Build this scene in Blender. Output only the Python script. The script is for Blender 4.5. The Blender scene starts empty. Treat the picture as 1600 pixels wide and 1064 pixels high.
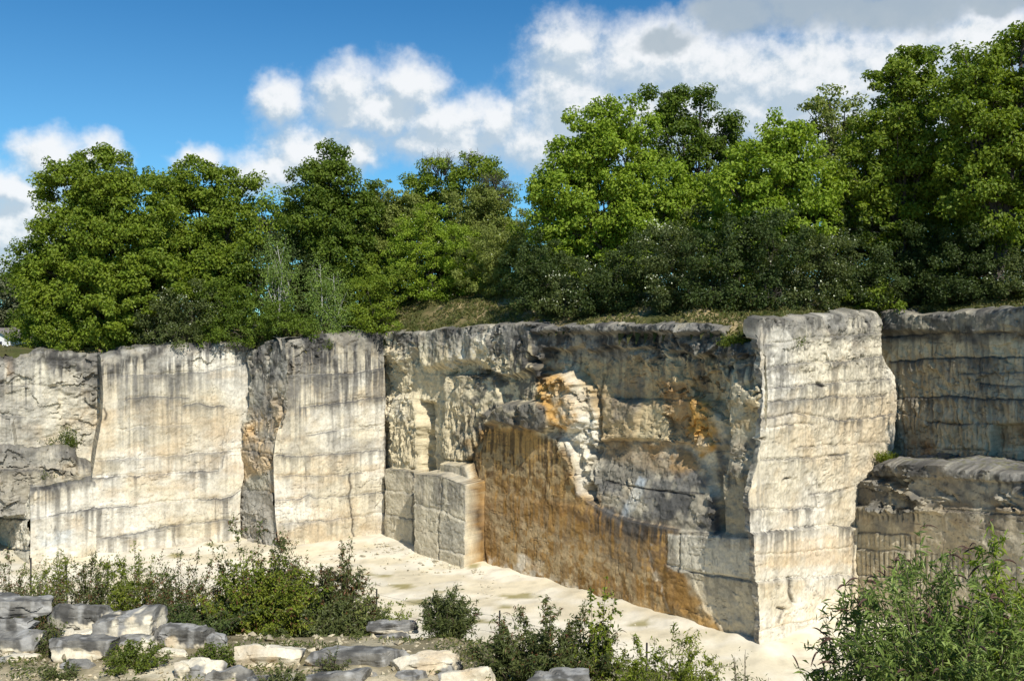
import bpy, math, numpy as np
from mathutils import Vector
rng = np.random.default_rng(7)
C = bpy.context.scene.collection
SC = bpy.context.scene
# ------------------------------------------------------------------ camera
F, CX, HY, HC = 1450.0, 800.0, 490.0, 16.0          # focal length in photo pixels, centre, horizon row, eye height
cam = bpy.data.cameras.new("camera"); cam_o = bpy.data.objects.new("camera", cam); C.objects.link(cam_o)
cam.sensor_width = 36.0; cam.lens = F / 1600 * 36.0
cam.shift_y = (HY - 532.0) / 1600.0
cam.clip_start = 0.1; cam.clip_end = 6000
cam_o.location = (0, 0, HC); cam_o.rotation_euler = (math.radians(90), 0, 0)
SC.camera = cam_o
# ------------------------------------------------------------------ light
SUN_H = np.array([0.475, -0.88]); SUN_EL = math.radians(47)
SUN = Vector((SUN_H[0] * math.cos(SUN_EL), SUN_H[1] * math.cos(SUN_EL), math.sin(SUN_EL)))
sl = bpy.data.lights.new("sun", 'SUN'); sl.energy = 4.2; sl.angle = math.radians(0.5); sl.color = (1.0, 0.96, 0.90)
so = bpy.data.objects.new("sun", sl); C.objects.link(so); so.location = (60, -60, 90)
so.rotation_euler = (-SUN).to_track_quat('-Z', 'Y').to_euler()
SC.view_settings.view_transform = 'Standard'; SC.view_settings.look = 'None'
SC.view_settings.exposure = 0.42; SC.view_settings.gamma = 1.0
SC.cycles.max_bounces = 6; SC.cycles.diffuse_bounces = 3; SC.cycles.transparent_max_bounces = 4

def pxdir(x, y):
    az = math.atan((x - CX) / F); return az, math.atan((HY - y) / F * math.cos(az))

def build_world():
    w = bpy.data.worlds.new("World"); SC.world = w; w.use_nodes = True
    nt = w.node_tree; N = nt.nodes; Lk = nt.links; N.clear()
    def math_(t, op, a, b=None, c=None, clamp=False):
        n = t.nodes.new('ShaderNodeMath'); n.operation = op; n.use_clamp = clamp
        for i, v in enumerate((a, b, c)):
            if v is None: continue
            if isinstance(v, (int, float)): n.inputs[i].default_value = v
            else: t.links.new(v, n.inputs[i])
        return n.outputs[0]
    def vmath(t, op, a, b=None):
        n = t.nodes.new('ShaderNodeVectorMath'); n.operation = op
        for i, v in enumerate((a, b)):
            if v is None: continue
            if isinstance(v, tuple): n.inputs[i].default_value = v
            else: t.links.new(v, n.inputs[i])
        return n.outputs['Value' if op == 'LENGTH' else 'Vector']
    def noise(t, vec, scale, det, rough=0.55):
        n = t.nodes.new('ShaderNodeTexNoise'); n.inputs['Scale'].default_value = scale
        n.inputs['Detail'].default_value = det; n.inputs['Roughness'].default_value = rough
        t.links.new(vec, n.inputs['Vector']); return n
    def blobgroup(name, blobs, k, sc_=1.22):
        g = bpy.data.node_groups.new(name, 'ShaderNodeTree')
        g.interface.new_socket('P', in_out='INPUT', socket_type='NodeSocketVector')
        g.interface.new_socket('D', in_out='OUTPUT', socket_type='NodeSocketFloat')
        gi = g.nodes.new('NodeGroupInput'); go = g.nodes.new('NodeGroupOutput')
        P = gi.outputs[0]; acc = None
        for (x, y, rx, ry) in blobs:
            az, el = pxdir(x, y)
            d = vmath(g, 'SUBTRACT', P, (az, el, 0.0))
            d = vmath(g, 'MULTIPLY', d, (F / rx / sc_, F / ry / sc_, 0.0))
            v = math_(g, 'SUBTRACT', 1.0, vmath(g, 'LENGTH', d))
            acc = v if acc is None else math_(g, 'SMOOTH_MAX', acc, v, k)
        g.links.new(acc, go.inputs[0]); return g
    white = [(545,142,66,46),(640,138,62,46),(440,158,44,40),(590,178,120,34),(700,190,90,46),(775,192,52,44),(700,225,120,34),
             (490,238,80,48),(545,240,50,40),(425,262,60,34),(390,280,40,30),(85,248,50,42),(158,240,38,30),(20,300,70,36),(30,350,90,60),(10,400,60,40),(310,250,40,26),
             (890,80,62,56),(1000,95,90,66),(900,165,110,90),(860,230,110,50),(1060,90,60,60),(1130,120,130,66),(1080,190,200,80),(1270,130,150,84),(1430,110,140,76),(1540,75,110,62),(1350,200,250,80)]
    grey = [(1140,25,110,46),(1270,0,130,52),(1400,14,190,46),(1560,6,90,26),(1040,70,60,26)]
    gw = blobgroup('cumulus', white, 0.25); gg = blobgroup('stratus', grey, 0.25, .85)
    tc = N.new('ShaderNodeTexCoord'); D = tc.outputs['Generated']
    sp = N.new('ShaderNodeSeparateXYZ'); Lk.new(D, sp.inputs[0])
    az = math_(nt, 'ARCTAN2', sp.outputs[0], sp.outputs[1]); el = math_(nt, 'ARCSINE', sp.outputs[2])
    cb = N.new('ShaderNodeCombineXYZ'); Lk.new(az, cb.inputs[0]); Lk.new(el, cb.inputs[1])
    P = cb.outputs[0]
    n1 = noise(nt, P, 22, 4, 0.6)
    off = vmath(nt, 'MULTIPLY', vmath(nt, 'SUBTRACT', n1.outputs['Color'], (0.5, 0.5, 0.5)), (0.05, 0.045, 0))
    Pd = vmath(nt, 'ADD', P, off)
    n2 = noise(nt, P, 36, 8, 0.62)
    fine = math_(nt, 'MULTIPLY', math_(nt, 'SUBTRACT', n2.outputs[0], 0.5), 0.75)
    def call(g, vec):
        n = N.new('ShaderNodeGroup'); n.node_tree = g; Lk.new(vec, n.inputs[0]); return n.outputs[0]
    d0 = call(gw, Pd)
    d1 = call(gw, vmath(nt, 'ADD', Pd, (0.006, 0.020, 0)))
    dens = math_(nt, 'ADD', d0, fine)
    def sstep(v, a, b):
        m = N.new('ShaderNodeMapRange'); m.interpolation_type = 'SMOOTHSTEP'
        m.inputs[1].default_value = a; m.inputs[2].default_value = b; Lk.new(v, m.inputs[0]); return m.outputs[0]
    mask = math_(nt, 'MULTIPLY', sstep(dens, -0.14, 0.70), 0.95)
    # second noise sample shifted towards the light gives the billows their own relief
    n3 = noise(nt, vmath(nt, 'ADD', P, (0.005, 0.010, 0)), 36, 8, 0.62)
    rel = math_(nt, 'SUBTRACT', n2.outputs[0], n3.outputs[0])
    lit = math_(nt, 'ADD', math_(nt, 'MULTIPLY', math_(nt, 'SUBTRACT', d0, d1), 1.7), math_(nt, 'MULTIPLY', rel, 2.4))
    lit = math_(nt, 'ADD', lit, 0.30)
    n4 = noise(nt, P, 9, 3, 0.5)
    lit = math_(nt, 'ADD', lit, math_(nt, 'MULTIPLY', math_(nt, 'SUBTRACT', n4.outputs[0], 0.5), 0.8))
    def ramp(v, els):
        r = N.new('ShaderNodeValToRGB'); Lk.new(v, r.inputs[0]); e = r.color_ramp.elements
        e[0].position, e[0].color = els[0][0], (*els[0][1], 1); e[1].position, e[1].color = els[-1][0], (*els[-1][1], 1)
        for p, c in els[1:-1]:
            q = e.new(p); q.color = (*c, 1)
        return r.outputs[0]
    ccol = ramp(lit, [(0.0, (0.52, 0.62, 0.71)), (0.4, (0.68, 0.75, 0.81)), (0.72, (0.86, 0.89, 0.91)), (1.0, (0.93, 0.945, 0.96))])
    gd = math_(nt, 'ADD', call(gg, Pd), math_(nt, 'MULTIPLY', fine, 0.5))
    gmask = math_(nt, 'MULTIPLY', sstep(gd, -0.05, 0.55), 0.9)
    sky = N.new('ShaderNodeTexSky'); sky.sky_type = 'NISHITA'; sky.sun_disc = False
    sky.sun_elevation = SUN_EL; sky.sun_rotation = math.atan2(SUN_H[0], SUN_H[1])
    sky.air_density = 1.0; sky.dust_density = 0.0; sky.ozone_density = 6.0; sky.altitude = 300
    def mix(f, a, b):
        m = N.new('ShaderNodeMix'); m.data_type = 'RGBA'; Lk.new(f, m.inputs[0]); Lk.new(a, m.inputs[6]); Lk.new(b, m.inputs[7]); return m.outputs[2]
    K = 7.6
    cc = vmath(nt, 'MULTIPLY', ccol, (K, K, K))
    gcol = N.new('ShaderNodeRGB'); gcol.outputs[0].default_value = (0.42 * K, 0.50 * K, 0.57 * K, 1)
    hz_ = N.new('ShaderNodeCombineXYZ'); hf = sstep(el, .36, .02)
    for q_, v_ in enumerate((.75, .95, .75)): Lk.new(math_(nt, 'MULTIPLY', hf, v_), hz_.inputs[q_])
    skyc = vmath(nt, 'ADD', vmath(nt, 'MULTIPLY', sky.outputs[0], (0.29, 0.70, 0.85)), hz_.outputs[0])   # deep clean-air blue
    c1 = mix(mask, skyc, cc)
    c2 = mix(gmask, c1, gcol.outputs[0])
    bg = N.new('ShaderNodeBackground'); bg.inputs[1].default_value = 0.10; Lk.new(c2, bg.inputs[0])
    out = N.new('ShaderNodeOutputWorld'); Lk.new(bg.outputs[0], out.inputs[0])
    w.cycles.sampling_method = 'MANUAL'; w.cycles.sample_map_resolution = 512
build_world()

# ------------------------------------------------------------------ helpers
def L(r, g, b):
    c = np.array([r, g, b]) / 255.0
    return np.where(c <= 0.04045, c / 12.92, ((c + 0.055) / 1.055) ** 2.4)
def sm(x, a=0.0, b=1.0):
    t = np.clip((x - a) / (b - a), 0, 1); return t * t * (3 - 2 * t)
def _h(ix, iy, iz, seed):
    h = (ix.astype(np.int64) * 374761393 + iy.astype(np.int64) * 668265263 + iz.astype(np.int64) * 2147483647 + seed * 1274126177) & 0xFFFFFFFF
    h = ((h ^ (h >> 13)) * 1274126177) & 0xFFFFFFFF
    h = ((h ^ (h >> 16)) * 2246822519) & 0xFFFFFFFF
    return ((h ^ (h >> 15)) & 0xFFFFFF) / float(0xFFFFFF)
def vn(x, y, z=None, seed=0):
    x = np.asarray(x, float); y = np.asarray(y, float) + 0 * x
    two = z is None
    z = np.zeros_like(x) if two else np.asarray(z, float) + 0 * x
    ix, iy, iz = np.floor(x), np.floor(y), np.floor(z)
    fx, fy, fz = x - ix, y - iy, z - iz
    fx = fx * fx * (3 - 2 * fx); fy = fy * fy * (3 - 2 * fy); fz = fz * fz * (3 - 2 * fz)
    def pl(k):
        a = _h(ix, iy, iz + k, seed); b = _h(ix + 1, iy, iz + k, seed)
        c = _h(ix, iy + 1, iz + k, seed); d = _h(ix + 1, iy + 1, iz + k, seed)
        return (a + (b - a) * fx) * (1 - fy) + (c + (d - c) * fx) * fy
    p0 = pl(0)
    return p0 if two else p0 * (1 - fz) + pl(1) * fz
def fbm(x, y, z=None, seed=0, o=4, g=0.5):
    s = 0; a = 1; t = 0; f = 1
    for i in range(o):
        s = s + a * vn(x * f + 17.3 * i, y * f - 9.1 * i, None if z is None else z * f + 3.7 * i, seed + i); t += a; a *= g; f *= 2.03
    return s / t
def cells(x, y, seed):
    # angular fracture blocks: nearest jittered point gives each block its own offset and tilt
    ix, iy = np.floor(x), np.floor(y); best = np.full(x.shape, 9e9); out = np.zeros_like(x); e2 = np.full(x.shape, 9e9)
    for a in (-1, 0, 1):
        for b in (-1, 0, 1):
            cx, cy = ix + a, iy + b; z0 = cx * 0
            jx = cx + .15 + .7 * _h(cx, cy, z0, seed); jy = cy + .15 + .7 * _h(cx, cy, z0 + 1, seed)
            dx, dy = x - jx, y - jy; d = np.abs(dx) + np.abs(dy) * 1.1
            v = (_h(cx, cy, z0 + 2, seed) - .5) + dx * (_h(cx, cy, z0 + 3, seed) - .5) * .9 + dy * (_h(cx, cy, z0 + 4, seed) - .5) * .9
            e2 = np.where(d < best, best, np.minimum(e2, d)); out = np.where(d < best, v, out); best = np.minimum(best, d)
    return out, e2 - best
def sdf(px, py, poly, margin=40):
    out = np.full(px.shape, -999.0); q = np.array(poly, float)
    m = (px > q[:, 0].min() - margin) & (px < q[:, 0].max() + margin) & (py > q[:, 1].min() - margin) & (py < q[:, 1].max() + margin)
    if not m.any(): return out
    x = px[m]; y = py[m]; d2 = np.full(x.shape, 1e18); ins = np.zeros(x.shape, bool)
    for i in range(len(q)):
        ax, ay = q[i]; bx, by = q[(i + 1) % len(q)]; ex, ey = bx - ax, by - ay
        t = np.clip(((x - ax) * ex + (y - ay) * ey) / max(ex * ex + ey * ey, 1e-9), 0, 1)
        d2 = np.minimum(d2, (x - ax - t * ex) ** 2 + (y - ay - t * ey) ** 2)
        if ay != by:
            ins ^= ((ay > y) != (by > y)) & (x < (bx - ax) * (y - ay) / (by - ay) + ax)
    out[m] = np.sqrt(d2) * np.where(ins, 1, -1); return out
def pdist(px, py, line, margin=25):
    out = np.full(px.shape, 999.0); q = np.array(line, float)
    m = (px > q[:, 0].min() - margin) & (px < q[:, 0].max() + margin) & (py > q[:, 1].min() - margin) & (py < q[:, 1].max() + margin)
    if not m.any(): return out
    x = px[m]; y = py[m]; d2 = np.full(x.shape, 1e18)
    for i in range(len(q) - 1):
        ax, ay = q[i]; ex, ey = q[i + 1] - q[i]
        t = np.clip(((x - ax) * ex + (y - ay) * ey) / max(ex * ex + ey * ey, 1e-9), 0, 1)
        d2 = np.minimum(d2, (x - ax - t * ex) ** 2 + (y - ay - t * ey) ** 2)
    out[m] = np.sqrt(d2); return out
def at(px, py, Y): return np.array([(px - CX) / F * Y, Y, HC - (py - HY) / F * Y])

def wloc(o):
    v = np.zeros(3)
    while o is not None: v = v + np.array(o.location); o = o.parent
    return v
def mk(name, V, Fc, mat, parent=None, col=None, origin=None, smooth=True, sharp=0):
    V = np.asarray(V, np.float32); Fc = np.asarray(Fc, np.int32); k = Fc.shape[1]
    me = bpy.data.meshes.new(name)
    me.vertices.add(len(V)); me.loops.add(Fc.size); me.polygons.add(len(Fc))
    org = wloc(parent) if parent is not None else np.array(origin if origin is not None else (0, 0, 0), float)
    me.vertices.foreach_set("co", (V - org).astype(np.float32).ravel())
    me.loops.foreach_set("vertex_index", Fc.ravel())
    me.polygons.foreach_set("loop_start", np.arange(0, Fc.size, k, dtype=np.int32))
    me.polygons.foreach_set("loop_total", np.full(len(Fc), k, np.int32))
    me.polygons.foreach_set("use_smooth", np.full(len(Fc), smooth))
    if col is not None:
        a = me.color_attributes.new("Col", 'FLOAT_COLOR', 'POINT')
        c = np.ones((len(V), 4), np.float32); c[:, :3] = col; a.data.foreach_set("color", c.ravel())
    me.update(calc_edges=True)
    if sharp: me.set_sharp_from_angle(angle=math.radians(sharp))
    me.materials.append(mat)
    o = bpy.data.objects.new(name, me); C.objects.link(o)
    if parent is not None: o.parent = parent
    else: o.location = org
    return o
def empty(name, loc, label, cat, group=None):
    o = bpy.data.objects.new(name, None); C.objects.link(o); o.location = [float(v) for v in loc]
    o.empty_display_size = 0.3; return tag(o, label, cat, group)
def tag(o, label, cat, group=None):
    o['label'] = label; o['category'] = cat
    if group: o['group'] = group
    return o
def grid_faces(nr, nc):
    i = np.arange(nr * nc).reshape(nr, nc)
    return np.stack([i[:-1, :-1], i[:-1, 1:], i[1:, 1:], i[1:, :-1]], -1).reshape(-1, 4)
def tubes(paths, radii, n=6):
    """paths: list of (k,3) arrays, radii: list of (k,) arrays -> one mesh of tapered tubes"""
    Vs, Fs, base = [], [], 0
    ang = np.arange(n) * 2 * np.pi / n
    for p, r in zip(paths, radii):
        p = np.asarray(p, float); k = len(p)
        t = np.gradient(p, axis=0); t /= np.linalg.norm(t, axis=1, keepdims=True) + 1e-9
        up = np.where(np.abs(t[:, 2:3]) > 0.9, np.array([[1.0, 0, 0]]), np.array([[0, 0, 1.0]]))
        a = np.cross(t, up); a /= np.linalg.norm(a, axis=1, keepdims=True) + 1e-9; b = np.cross(t, a)
        ring = p[:, None] + np.asarray(r)[:, None, None] * (a[:, None] * np.cos(ang)[None, :, None] + b[:, None] * np.sin(ang)[None, :, None])
        Vs.append(ring.reshape(-1, 3))
        i = np.arange(k * n).reshape(k, n) + base; j = np.roll(i, -1, 1)
        Fs.append(np.stack([i[:-1], j[:-1], j[1:], i[1:]], -1).reshape(-1, 4)); base += k * n
    return np.concatenate(Vs), np.concatenate(Fs)
def unit(v): return v / (np.linalg.norm(v, axis=-1, keepdims=True) + 1e-9)
def leaves(c, t, n, ln, wd, fold=0.25, droop=0.0):
    """folded two-triangle leaves: c centres, t axes, n normals"""
    t = unit(t); b = unit(np.cross(n, t)); n = np.cross(t, b)
    ln = np.asarray(ln)[:, None]; wd = np.asarray(wd)[:, None]
    v0 = c - t * ln * .5; v2 = c + t * ln * .5; v2[:, 2] -= (droop * ln)[:, 0]
    up = n * wd * fold
    v1 = c + b * wd * .5 + up; v3 = c - b * wd * .5 + up
    V = np.stack([v0, v1, v2, v3], 1).reshape(-1, 3)
    i = np.arange(len(c))[:, None] * 4
    Fc = np.concatenate([i + np.array([[0, 2, 1]]), i + np.array([[0, 3, 2]])], 1).reshape(-1, 3)
    return V, Fc

# ------------------------------------------------------------------ materials
def nodes(m):
    m.use_nodes = True; nt = m.node_tree; return nt, nt.nodes, nt.links, nt.nodes['Principled BSDF']
def rock_mat(name, s1=1.3, s2=9.0, amt=0.24, bump=0.6, bdist=0.06, rough=0.92):
    m = bpy.data.materials.new(name); nt, N, K, P = nodes(m)
    P.inputs['Roughness'].default_value = rough; P.inputs['Specular IOR Level'].default_value = 0.15
    a = N.new('ShaderNodeAttribute'); a.attribute_name = 'Col'
    tc = N.new('ShaderNodeTexCoord')
    mp = N.new('ShaderNodeMapping'); mp.inputs['Scale'].default_value = (1, 1, 0.6); K.new(tc.outputs['Object'], mp.inputs[0])
    n1 = N.new('ShaderNodeTexNoise'); n1.inputs['Scale'].default_value = s1; n1.inputs['Detail'].default_value = 8; n1.inputs['Roughness'].default_value = .65
    n2 = N.new('ShaderNodeTexNoise'); n2.inputs['Scale'].default_value = s2; n2.inputs['Detail'].default_value = 6; n2.inputs['Roughness'].default_value = .7
    K.new(mp.outputs[0], n1.inputs[0]); K.new(mp.outputs[0], n2.inputs[0])
    def mr(v, lo, hi):
        q = N.new('ShaderNodeMapRange'); q.inputs[1].default_value = .28; q.inputs[2].default_value = .72
        q.inputs[3].default_value = lo; q.inputs[4].default_value = hi; K.new(v, q.inputs[0]); return q.outputs[0]
    mu = N.new('ShaderNodeMath'); mu.operation = 'MULTIPLY'
    K.new(mr(n1.outputs[0], 1 - amt, 1 + amt * .6), mu.inputs[0]); K.new(mr(n2.outputs[0], 1 - amt * .8, 1 + amt * .5), mu.inputs[1])
    vm = N.new('ShaderNodeVectorMath'); vm.operation = 'SCALE'; K.new(a.outputs['Color'], vm.inputs[0]); K.new(mu.outputs[0], vm.inputs['Scale'])
    K.new(vm.outputs[0], P.inputs['Base Color'])
    ad = N.new('ShaderNodeMath'); ad.operation = 'ADD'; K.new(n1.outputs[0], ad.inputs[0]); K.new(n2.outputs[0], ad.inputs[1])
    b = N.new('ShaderNodeBump'); b.inputs['Strength'].default_value = bump; b.inputs['Distance'].default_value = bdist
    K.new(ad.outputs[0], b.inputs['Height']); K.new(b.outputs[0], P.inputs['Normal'])
    return m
def leaf_mat(name, trans=0.35, rough=0.55, spec=0.25):
    m = bpy.data.materials.new(name); nt, N, K, P = nodes(m)
    a = N.new('ShaderNodeAttribute'); a.attribute_name = 'Col'
    P.inputs['Roughness'].default_value = rough; P.inputs['Specular IOR Level'].default_value = spec
    K.new(a.outputs['Color'], P.inputs['Base Color'])
    tr = N.new('ShaderNodeBsdfTranslucent')
    vm = N.new('ShaderNodeVectorMath'); vm.operation = 'MULTIPLY'; vm.inputs[1].default_value = (1.25, 1.3, 0.55)
    K.new(a.outputs['Color'], vm.inputs[0]); K.new(vm.outputs[0], tr.inputs[0])
    mx = N.new('ShaderNodeMixShader'); mx.inputs[0].default_value = trans
    K.new(P.outputs[0], mx.inputs[1]); K.new(tr.outputs[0], mx.inputs[2])
    K.new(mx.outputs[0], N['Material Output'].inputs[0]); return m
def plain_mat(name, c, rough=0.8, var=0.25, scale=8):
    m = bpy.data.materials.new(name); nt, N, K, P = nodes(m); P.inputs['Roughness'].default_value = rough
    n = N.new('ShaderNodeTexNoise'); n.inputs['Scale'].default_value = scale; n.inputs['Detail'].default_value = 5
    r = N.new('ShaderNodeValToRGB'); K.new(n.outputs[0], r.inputs[0])
    c = np.array(c); r.color_ramp.elements[0].color = (*(c * (1 - var)), 1); r.color_ramp.elements[1].color = (*np.clip(c * (1 + var), 0, 1), 1)
    r.color_ramp.elements[0].position = .3; r.color_ramp.elements[1].position = .7
    K.new(r.outputs[0], P.inputs['Base Color']); return m
M_ROCK = rock_mat('limestone_face'); M_BOUL = rock_mat('boulder_stone', 2.2, 14, .3, .5, .03)
M_EARTH = rock_mat('earth', 0.9, 7, .3, .6, .08); M_FLOOR = rock_mat('quarry_floor_sand', .5, 5, .10, .45, .05)
M_LEAF = leaf_mat('leaf', .38); M_BUD = leaf_mat('shrub_leaf', .25, .5, .3)
M_BARK = plain_mat('bark', (.06, .048, .036)); M_BIRCH = plain_mat('birch_bark', (.42, .40, .36), .7, .3, 5)
M_TWIG = plain_mat('twig', (.13, .095, .065)); M_BLOSSOM = leaf_mat('blossom', .2)
M_POST = plain_mat('rusty_post', (.05, .045, .04)); M_WIRE = plain_mat('wire', (.12, .12, .12), .5)
# ------------------------------------------------------------------ cliff
CREAM, PALE, TAN = L(214, 203, 176), L(224, 217, 198), L(198, 174, 136)
OCHRE, BROWN, DBROWN = L(206, 158, 82), L(180, 139, 72), L(146, 110, 58)
GREY, DGREY, BLACK, LGREY = L(120, 117, 110), L(84, 82, 78), L(52, 51, 50), L(158, 153, 140)
CLIFF = empty('quarry_cliff', (0, 62, 0), 'tall pale limestone quarry cliff with sawn faces, ledges, rusty stains and dark weathered rim', 'cliff')

def wall(name, label, A, B, rim, left, right, res=0.055, layers=(), bumps=(), strata=(), cracks=(), picks=(), paint=(),
         base=(CREAM, PALE, TAN), crust=(1.2, .8), rim_d=0.0, seed=1, batter=0.02, rough=(.07, .025), z0=-0.5, lip=4.0, bandamp=.3, fold=(5, 5), fdir=None, flake=.05, jline=.6, speck=.2):
    A = np.array(A, float); B = np.array(B, float); dr = (B - A) / np.linalg.norm(B - A); n = np.array([dr[1], -dr[0]])
    def rp(px, py, d):
        c = (px - CX) / F; O = A + d * n; s = (c * O[1] - O[0]) / (dr[0] - c * dr[1]); Y = O[1] + s * dr[1]
        return s, HC - (py - HY) / F * Y
    R = np.array([rp(x, y, rim_d) for x, y in rim]); R = R[np.argsort(R[:, 0])]
    def edge(e):
        if isinstance(e, (int, float)): return lambda z: np.full_like(z, float(e))
        q = np.array([rp(x, y, 0 if len(p) < 3 else p[2]) for p in e for x, y in [p[:2]]]); q = q[np.argsort(q[:, 1])]
        return lambda z: np.interp(z, q[:, 1], q[:, 0])
    eL, eR = edge(left), edge(right)
    zm = R[:, 1].max(); nv = int((zm - z0) / res) + 1
    zz = np.linspace(z0, zm, nv); sL, sR = eL(zz), eR(zz)
    nu = int(np.max(sR - sL) / res) + 1
    u = np.linspace(0, 1, nu)[None]; S = sL[:, None] + (sR - sL)[:, None] * u
    S = S + 0
    zt = np.interp(S, R[:, 0], R[:, 1]) + .30 * (np.round(fbm(S * .8, 0 * S, None, seed + 77, 4) * 7) / 7 - .5)
    Z = z0 + np.linspace(0, 1, nv)[:, None] * (zt - z0)
    def proj(d):
        X = A[0] + S * dr[0] + d * n[0]; Y = A[1] + S * dr[1] + d * n[1]
        return CX + F * X / Y, HY - F * (Z - HC) / Y
    wob = (fbm(S * 1.6, Z * 1.6, None, seed + 5, 4) - .5)
    wob2 = (fbm(S * .9 + 50, Z * .9, None, seed + 9, 4) - .5)
    D = np.zeros_like(S)
    for ly in layers:
        poly, d, soft = ly[:3]; wa = ly[3] if len(ly) > 3 else 7
        dm = d if isinstance(d, (int, float)) else ly[4]
        px, py = proj(dm); m = sm(sdf(px, py, poly) + wob * wa, -soft / 2, soft / 2)
        dv = d if isinstance(d, (int, float)) else d(S, Z, px, py)
        D = D * (1 - m) + dv * m
    px, py = proj(D)
    def pm(poly, soft, wa=6):
        if poly is None: return np.ones_like(S)
        return sm(sdf(px, py, poly) + wob * wa, -soft / 2, soft / 2)
    for b in bumps:
        poly, amp, fs, fz = b[:4]; mode = b[4] if len(b) > 4 else 'f'
        q = fbm(S * fs + 3.1 * seed, Z * fz, None, seed + int(amp * 100) + 31, 5)
        if mode == 'r': q = 1 - 2 * np.abs(q - .5) * 2
        if mode == 'c':
            q, ce = cells(S * fs + wob * 1.6, Z * fz + wob2 * 1.6, seed + int(amp * 100)); q2, ce2 = cells(S * fs * 2.3 + wob2 * 2, Z * fz * 1.9 + wob * 2, seed + 7); gt = .15 + .85 * sm(fbm(S * .45, Z * .5, None, seed + 81, 3), .42, .6); q = .5 + gt * (q + .35 * q2 - .05 * np.exp(-(ce / .06) ** 2) * sm(wob, -.05, .12))
        if mode == 'b':                                   # blocky, stepped fracture
            q = np.round(q * 9) / 9 * .8 + q * .2
        D = D + amp * (q - .5) * 2 * pm(poly, 14)
    efade = sm(S - sL[:, None], .05, .9) if fdir is not None else 1.0
    for st in strata:
        line, step, dark, ln = st
        q = np.array(line, float); q = q[np.argsort(q[:, 0])]
        inx = sm(px, q[0, 0] - 4, q[0, 0] + 3) * (1 - sm(px, q[-1, 0] - 3, q[-1, 0] + 4))
        yl = np.interp(px, q[:, 0], q[:, 1]) + (fbm(S * 2.2, 0 * S, None, seed + int(q[0, 1]), 4) - .5) * 5
        bel = sm(py - yl, -1.0, 1.4) * inx
        if step:                                           # lower bed stands proud, its lip fades downwards
            D = D + step * bel * np.exp(-np.clip(py - yl, 0, None) / 70.0) * efade
            D = D - .05 * np.exp(-((py - yl + 2) / 1.6) ** 2) * inx
    for ck in cracks:
        line, w, dep = ck[:3]
        dd = pdist(px + wob * 8, py + wob2 * 6, line); D = D - dep * np.exp(-(dd / w) ** 2)
    for pk in picks:
        poly, sp, dep = pk[:3]
        ph = S / sp + .5 * (fbm(S * .7, Z * .5, None, seed + 3, 2) - .5) + Z * .05
        sid = np.floor(ph); g = np.abs(ph - sid - .5) * 2
        keep = _h(sid, np.floor(Z / (1.1 + .4 * _h(sid, sid * 0, sid * 0, seed))), sid * 0, seed + 8)
        gr = np.exp(-((1 - g) / .22) ** 2) * (.35 + .65 * keep)
        D = D - dep * gr * pm(poly, 8)
    # thin natural bedding and joint lines
    j1 = np.abs(fbm(S * .35, Z * 2.6, None, seed + 70, 4) - .5); j2 = np.abs(fbm(S * 2.0, Z * .22, None, seed + 71, 4) - .5)
    m1 = sm(fbm(S * .4, Z * .6, None, seed + 72, 3), .45, .6); m2 = sm(fbm(S * .5 + 7, Z * .5, None, seed + 73, 3), .47, .6)
    jl = np.exp(-(j1 / .008) ** 2) * m1; jv = np.exp(-(j2 / .008) ** 2) * m2
    # shallow chipped flakes between them
    fl, fe_ = cells(S * 1.7 + wob, Z * 1.9 + wob2, seed + 74); fm = sm(fbm(S * .6, Z * .6, None, seed + 75, 3), .46, .6)
    D = D - .03 * jl - .03 * jv + flake * fl * fm
    D = D + rough[0] * (fbm(S * 1.3, Z * 1.7, None, seed + 40, 5) - .5) * 2 + rough[1] * (fbm(S * 6, Z * 7, None, seed + 50, 3) - .5) * 2
    D = D - batter * np.clip(Z, 0, None)
    # crumbled rim
    D = D - .22 * np.exp(-(zt - Z) / .09) * (fbm(S * 2, Z, None, seed + 60, 3) > .47)
    px, py = proj(D)
    # ---- colour of the stone (weathering, lichen, iron stains, drip marks)
    b0, b1, b2 = base
    big = fbm(S * .22, Z * .35, None, seed + 1, 4)[..., None]; med = fbm(S * .8, Z * 1.2, None, seed + 2, 5)[..., None]
    col = b0 + (b1 - b0) * sm(big, .42, .62) ; col = col + (b2 - col) * sm(med, .5, .75) * .45
    band = fbm(S * .05, Z * 1.6 + wob2 * 1.2, None, seed + 3, 4)[..., None]
    col = col * (1 + bandamp * (band - .5))
    streak = fbm(S * 7.0, Z * .25, None, seed + 4, 4)
    streak2 = fbm(S * 1.5 + 9, Z * .12, None, seed + 6, 3)
    col = col * (1 - .16 * sm(streak, .5, .72) * sm(streak2, .42, .62))[..., None]
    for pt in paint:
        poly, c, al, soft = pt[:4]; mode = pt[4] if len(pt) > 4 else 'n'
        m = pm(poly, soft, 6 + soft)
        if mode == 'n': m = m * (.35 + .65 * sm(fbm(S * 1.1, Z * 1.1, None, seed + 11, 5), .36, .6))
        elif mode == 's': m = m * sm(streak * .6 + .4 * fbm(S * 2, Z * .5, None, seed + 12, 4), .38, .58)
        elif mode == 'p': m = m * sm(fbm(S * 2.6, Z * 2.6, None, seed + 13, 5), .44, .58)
        m = (m * al)[..., None]; col = col * (1 - m) + c * m
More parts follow.
